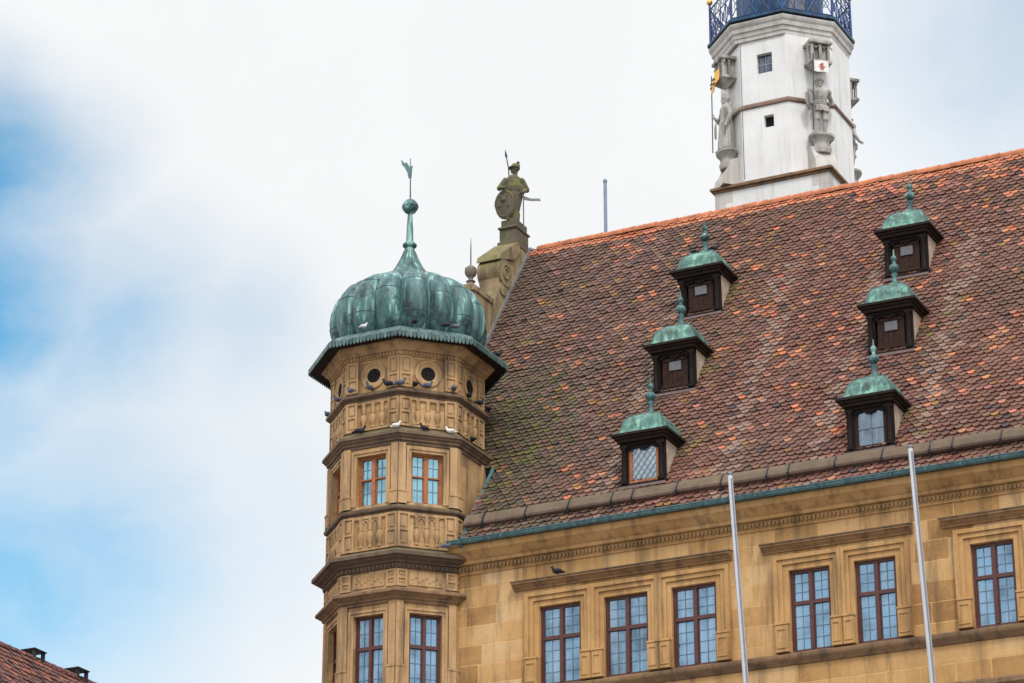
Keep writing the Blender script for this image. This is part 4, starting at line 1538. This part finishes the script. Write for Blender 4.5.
s.rings(rr_)
s.ball((-.17, -.36, .72), .13, 10, 0, (1, .5, 1))              # lion face boss
s.ball((-.17, -.41, .68), .06, 8, 0, (1, .6, .8))
for sx in (-1, 1):
    s.ball((-.17 + sx * .1, -.37, .84), .05, 8, 0, (1, .5, 1))
    s.ball((-.17 + sx * .14, -.35, .52), .08, 8, 0, (1, .5, 1.4))
place(s, gbase, YAW - .35).build('shield', M['statue'], t)
s = MB()
s.tube([(-.06, .1, 1.0), (-.13, .12, 2.05), (-.2, .12, 2.45)], [.02, .02, .018], 6)
s.tube([(-.19, .12, 2.4), (-.205, .12, 2.48), (-.24, .12, 2.7)], [.02, .045, .004], 6)
place(s, gbase, YAW).build('spear', M['iron'], t)
s = MB()
s.tube([(.37, -.1, -.25), (.36, -.1, 1.0)], .022, 6)
s.prism([(.36, -.11, .78), (.36, -.11, .92), (.6, -.11, .82), (.9, -.11, .82), (.93, -.11, .74), (.6, -.11, .74)], (0, .03, 0))
place(s, gbase, YAW).build('pennant', M['lead'], t)

# ---------------------------------------------------------------- FLAGPOLES
for x0, x1, zt, lab in ((-27.45, -27.46, 26.27, 'white flagpole leaning between the three-window group and the two-window group'),
                        (-22.40, -22.42, 26.22, 'white flagpole leaning to the right of the two-window group, under the right hand dormers')):
    def L(z):
        k = (z - 20.4) / (26.25 - 20.4)
        return Vector((x0 + (x1 - x0) * k, -.6 - .7 * k, z))
    t = thing('flagpole', L(15.6), lab, 'flagpole', 'flagpoles on the facade')
    MB().tube([L(15.6), L(20), L(zt - .05), L(zt)], [.088, .08, .064, .045], 14).build('shaft', M['polewhite'], t)
    off_ = Vector((cos(YAW) * .06, -.06, 0))
    MB().tube([L(16.6) + off_ * 1.35, L(21) + off_ * 1.25, L(zt - .12) + off_], .022, 6).build('halyard', M['polegrey'], t)
    MB().lathe([(.08, 0), (.085, .03), (.05, .06)], tuple(L(zt)), 12).build('cap', M['polegrey'], t)
    b = MB()
    for z in (15.7, 17.4):
        q = L(z)
        b.box(q.x - .04, q.x + .04, q.y, -.002, z - .05, z + .05)
        b.box(q.x - .14, q.x + .14, q.y - .13, q.y + .13, z - .06, z + .06, 0, None, .02)
    b.build('bracket', M['polegrey'], t)

p = MB()
p.tube([(-37.0, 12, 30), (-37.0, 12, 42.5)], .06, 10)
p.lathe([(.06, 42.5), (.075, 42.52), (.075, 42.58), (.03, 42.64)], (-37.0, 12, 0), 10)
t = tag(p.build('roof_pole', plain('pole_blue_grey', (.2, .26, .36), .5, .2, .2), None, origin=(-37.0, 12, 30)),
        'thin blue grey pole rising alone behind the roof ridge', 'pole')

# ---------------------------------------------------------------- HOUSE AT THE LEFT
hs = thing('house', (-50, 6, GZ), 'neighbouring house with a dull red tiled roof and two black chimney caps', 'house')
HX, HZ, HE = -50.0, 24.16, 6.4
b = MB()
pp = [(HX - HE, GZ), (HX - HE, HZ - 7.6), (HX, HZ - .25), (HX + HE, HZ - 7.6), (HX + HE, GZ)]
b.prism([(x, -12, z) for x, z in pp], (0, 38, 0))
b.build('wall', M['plaster'], hs)
Sh = Vector((-HE - .4, 0, 8.05)).normalized()
Nh = Vector((8.05, 0, HE + .4)).normalized()
Ph = Vector((HX + HE + .4, -12.4, HZ - 8.05))
Lh = (Vector((HX, 0, HZ)) - Vector((HX + HE + .4, 0, HZ - 8.05))).length


def house_palette(u, s, rnd, p):
    c = rnd.choice([(.12, .045, .04), (.16, .06, .05), (.09, .04, .042), (.2, .075, .05), (.13, .065, .055)])
    k = .75 + .5 * rnd.random()
    c = tuple(x * k for x in c)
    if rnd.random() < .06:
        c = (.3, .1, .06)
    return c


tiles(Ph, Vector((0, 1, 0)), Sh, Nh, 38.8, .0, Lh - .05, .26, .24, house_palette, 'roof_tiles', hs, 9)
b = MB()
b.quad(Ph - Nh * .05, Ph - Nh * .05 + Vector((0, 38.8, 0)), Vector((HX, 26.4, HZ - .05)), Vector((HX, -12.4, HZ - .05)))
b.quad(Vector((HX, -12.4, HZ - .05)), Vector((HX, 26.4, HZ - .05)), Vector((HX - HE - .4, 26.4, HZ - 8.1)), Vector((HX - HE - .4, -12.4, HZ - 8.1)))
b.build('roof', M['underlay'], hs)
b = MB()
y = -12.4
while y < 26.2:
    rg = []
    for yy, r in ((y, .12), (y + .42, .14)):
        rg.append([(HX + r * cos(a), yy, HZ - .03 + r * sin(a)) for a in [-.2 + (pi + .4) * i / 8 for i in range(9)]])
    b.rings(rg, closed=False, cap0=False, cap1=True)
    y += .38
b.build('ridge', plain('dull_red_ridge', (.16, .055, .055), .85, 0, .4, 2), hs)
for cy_ in (-.72, 1.56):
    b = MB()
    cx = HX - .1
    b.box(cx - .24, cx + .24, cy_ - .3, cy_ + .3, HZ - .6, HZ + .04)
    ch = b.build('chimney', M['chimney'], hs)
    for sx in (-1, 1):
        for sy in (-1, 1):
            b = MB()
            b.box(cx + sx * .18 - .045, cx + sx * .18 + .045, cy_ + sy * .23 - .05, cy_ + sy * .23 + .05, HZ + .04, HZ + .27)
            b.build('post', M['chimney'], ch)
    b = MB()
    b.rings([[(cx + sx * w, cy_ + sy * (w + .06), z) for sx, sy in ((-1, -1), (1, -1), (1, 1), (-1, 1))] for w, z in ((.26, HZ + .27), (.26, HZ + .3), (.06, HZ + .34))])
    b.build('cap', M['chimney'], ch)

# ---------------------------------------------------------------- PIGEONS
PG = {'grey': plain('pigeon_grey', (.085, .1, .15), .6, 0, .5, 12), 'dark': plain('pigeon_dark', (.02, .022, .032), .55, 0, .5, 12),
      'white': plain('pigeon_white', (.72, .7, .68), .7, 0, .12, 10)}
PM = {}


def pigeon_mesh(kind):
    mb = MB()
    mb.ball((0, 0, .12), .085, 14, 0, (1.75, 1.0, 1.0))
    cap(mb, (-.1, 0, .1), (-.24, 0, .07), .055, .03)
    cap(mb, (.1, 0, .15), (.14, 0, .23), .058, .042)
    mb.ball((.155, 0, .255), .045, 10)
    cap(mb, (.19, 0, .252), (.225, 0, .242), .014, .006, 6)
    for s in (-1, 1):
        mb.ball((-.04, s * .06, .125), .06, 10, 0, (2.3, .5, 1.0))
        cap(mb, (.01, s * .03, .06), (.01, s * .03, .008), .011, .009, 6)
    r = remeshed(mb, .012, 'tmp')
    me = bpy.data.meshes.new('pigeon')
    me.from_pydata([tuple(v) for v in r.v], [], r.f)
    me.polygons.foreach_set('use_smooth', [True] * len(me.polygons))
    me.materials.append(PG[kind])
    return me


def pigeon(x, y, z, kind, rot, label, group, sc=1.0):
    if kind not in PM:
        PM[kind] = pigeon_mesh(kind)
    o = bpy.data.objects.new('pigeon', PM[kind])
    COL.objects.link(o)
    if 'turret' in group or 'dome' in group:             # keep to the ledge noses
        x, y = TC[0] + (x + 38.462) * 1.035, TC[1] + (y - .9) * 1.035
    o.location = (x, y, z)
    o.rotation_euler = (0, 0, rot)
    o.scale = (sc * (.66 if kind == 'white' else .78),) * 3
    tag(o, label, 'pigeon', group)


GP = 'pigeons on the turret ledges'
UP, LO = 30.5, 29.2
pigeon(-40.58, .05, UP, 'grey', 2.6, 'leftmost grey pigeon at the outer left end of the ledge below the round windows', GP)
pigeon(-39.76, -.82, UP, 'grey', 4.2, 'grey pigeon in front of the narrow left round window', GP)
pigeon(-39.08, -1.27, UP, 'grey', 2.9, 'grey pigeon between the narrow left round window and the front left round window', GP)
pigeon(-38.49, -1.27, UP, 'grey', 4.6, 'grey pigeon directly below the front left round window', GP, 1.05)
pigeon(-37.9, -1.27, UP, 'dark', 3.4, 'dark pigeon left of the turret front edge, on the upper ledge', GP, 1.15)
pigeon(-37.55, -1.2, UP, 'grey', .3, 'grey pigeon at the turret front edge between the two front round windows', GP, 1.1)
pigeon(-37.24, -.92, UP, 'dark', 2.5, 'dark pigeon just left of the front right round window', GP)
pigeon(-36.99, -.67, UP, 'grey', .9, 'grey pigeon below the front right round window', GP, 1.1)
pigeon(-36.45, -.12, UP, 'grey', 2.2, 'grey pigeon right of the front right round window', GP, 1.15)
pigeon(-36.3, .53, UP, 'dark', 2.0, 'dark pigeon below the narrow right round window', GP, 1.1)
pigeon(-36.3, 1.17, UP, 'dark', 1.2, 'dark pigeon second from the right end of the upper ledge', GP, 1.1)
pigeon(-36.3, 1.72, UP, 'dark', 2.2, 'rightmost dark pigeon on the upper ledge, against the roof tiles', GP, 1.05)
pigeon(-38.77, -1.27, LO, 'dark', .4, 'dark pigeon alone at the left on the ledge above the orange windows', GP, 1.15)
pigeon(-37.62, -1.27, LO, 'white', .2, 'white pigeon at the turret front edge above the orange windows', GP, 1.1)
pigeon(-37.04, -.74, LO, 'dark', 4.2, 'small dark pigeon above the right orange window', GP, .95)
pigeon(-36.51, -.2, LO, 'white', 3.6, 'white pigeon right of the small dark one above the right orange window', GP, 1.15)
pigeon(-36.26, .69, LO, 'dark', 2.6, 'dark pigeon at the right end of the ledge above the orange windows', GP)
GR = 'pigeons under the onion dome'
pigeon(-38.58, -1.5, 32.36, 'white', .3, 'white pigeon on the green eaves at the foot of the dome, left of centre', GR, .85)
pigeon(-37.17, -1.14, 32.34, 'dark', 2.6, 'dark pigeon on the green eaves at the foot of the dome, near the middle', GR)
pigeon(-36.5, -.5, 32.36, 'dark', .6, 'left one of two dark pigeons on the green eaves, right of the dome middle', GR)
pigeon(-36.32, -.28, 32.36, 'grey', .6, 'grey pigeon beside the dark one on the green eaves, right of the dome middle', GR)
pigeon(-36.02, 1.75, 32.2, 'dark', .4, 'dark pigeon at the far right corner of the green eaves', GR)
pigeon(-36.42, -.52, 25.64, 'grey', .5, 'grey blue pigeon on the dark ledge next to the left end of the gutter', GP)
pigeon(-33.12, -.16, 24.6, 'dark', 3.3, 'dark pigeon on the hood above the left facade window', 'pigeons on the facade', 1.15)
GD = 'pigeons on the upper dormer'
dx, dy, dz = DORM[2][:3]
pigeon(dx - .36, dy + .45, dz + 2.17, 'dark', 2.9, 'dark pigeon on the left of the topmost left dormer roof', GD)
pigeon(dx + .3, dy + .5, dz + 2.2, 'dark', .4, 'dark pigeon on the right of the topmost left dormer roof', GD)

for o in bpy.data.objects:
    if '_o' in o:
        del o['_o']
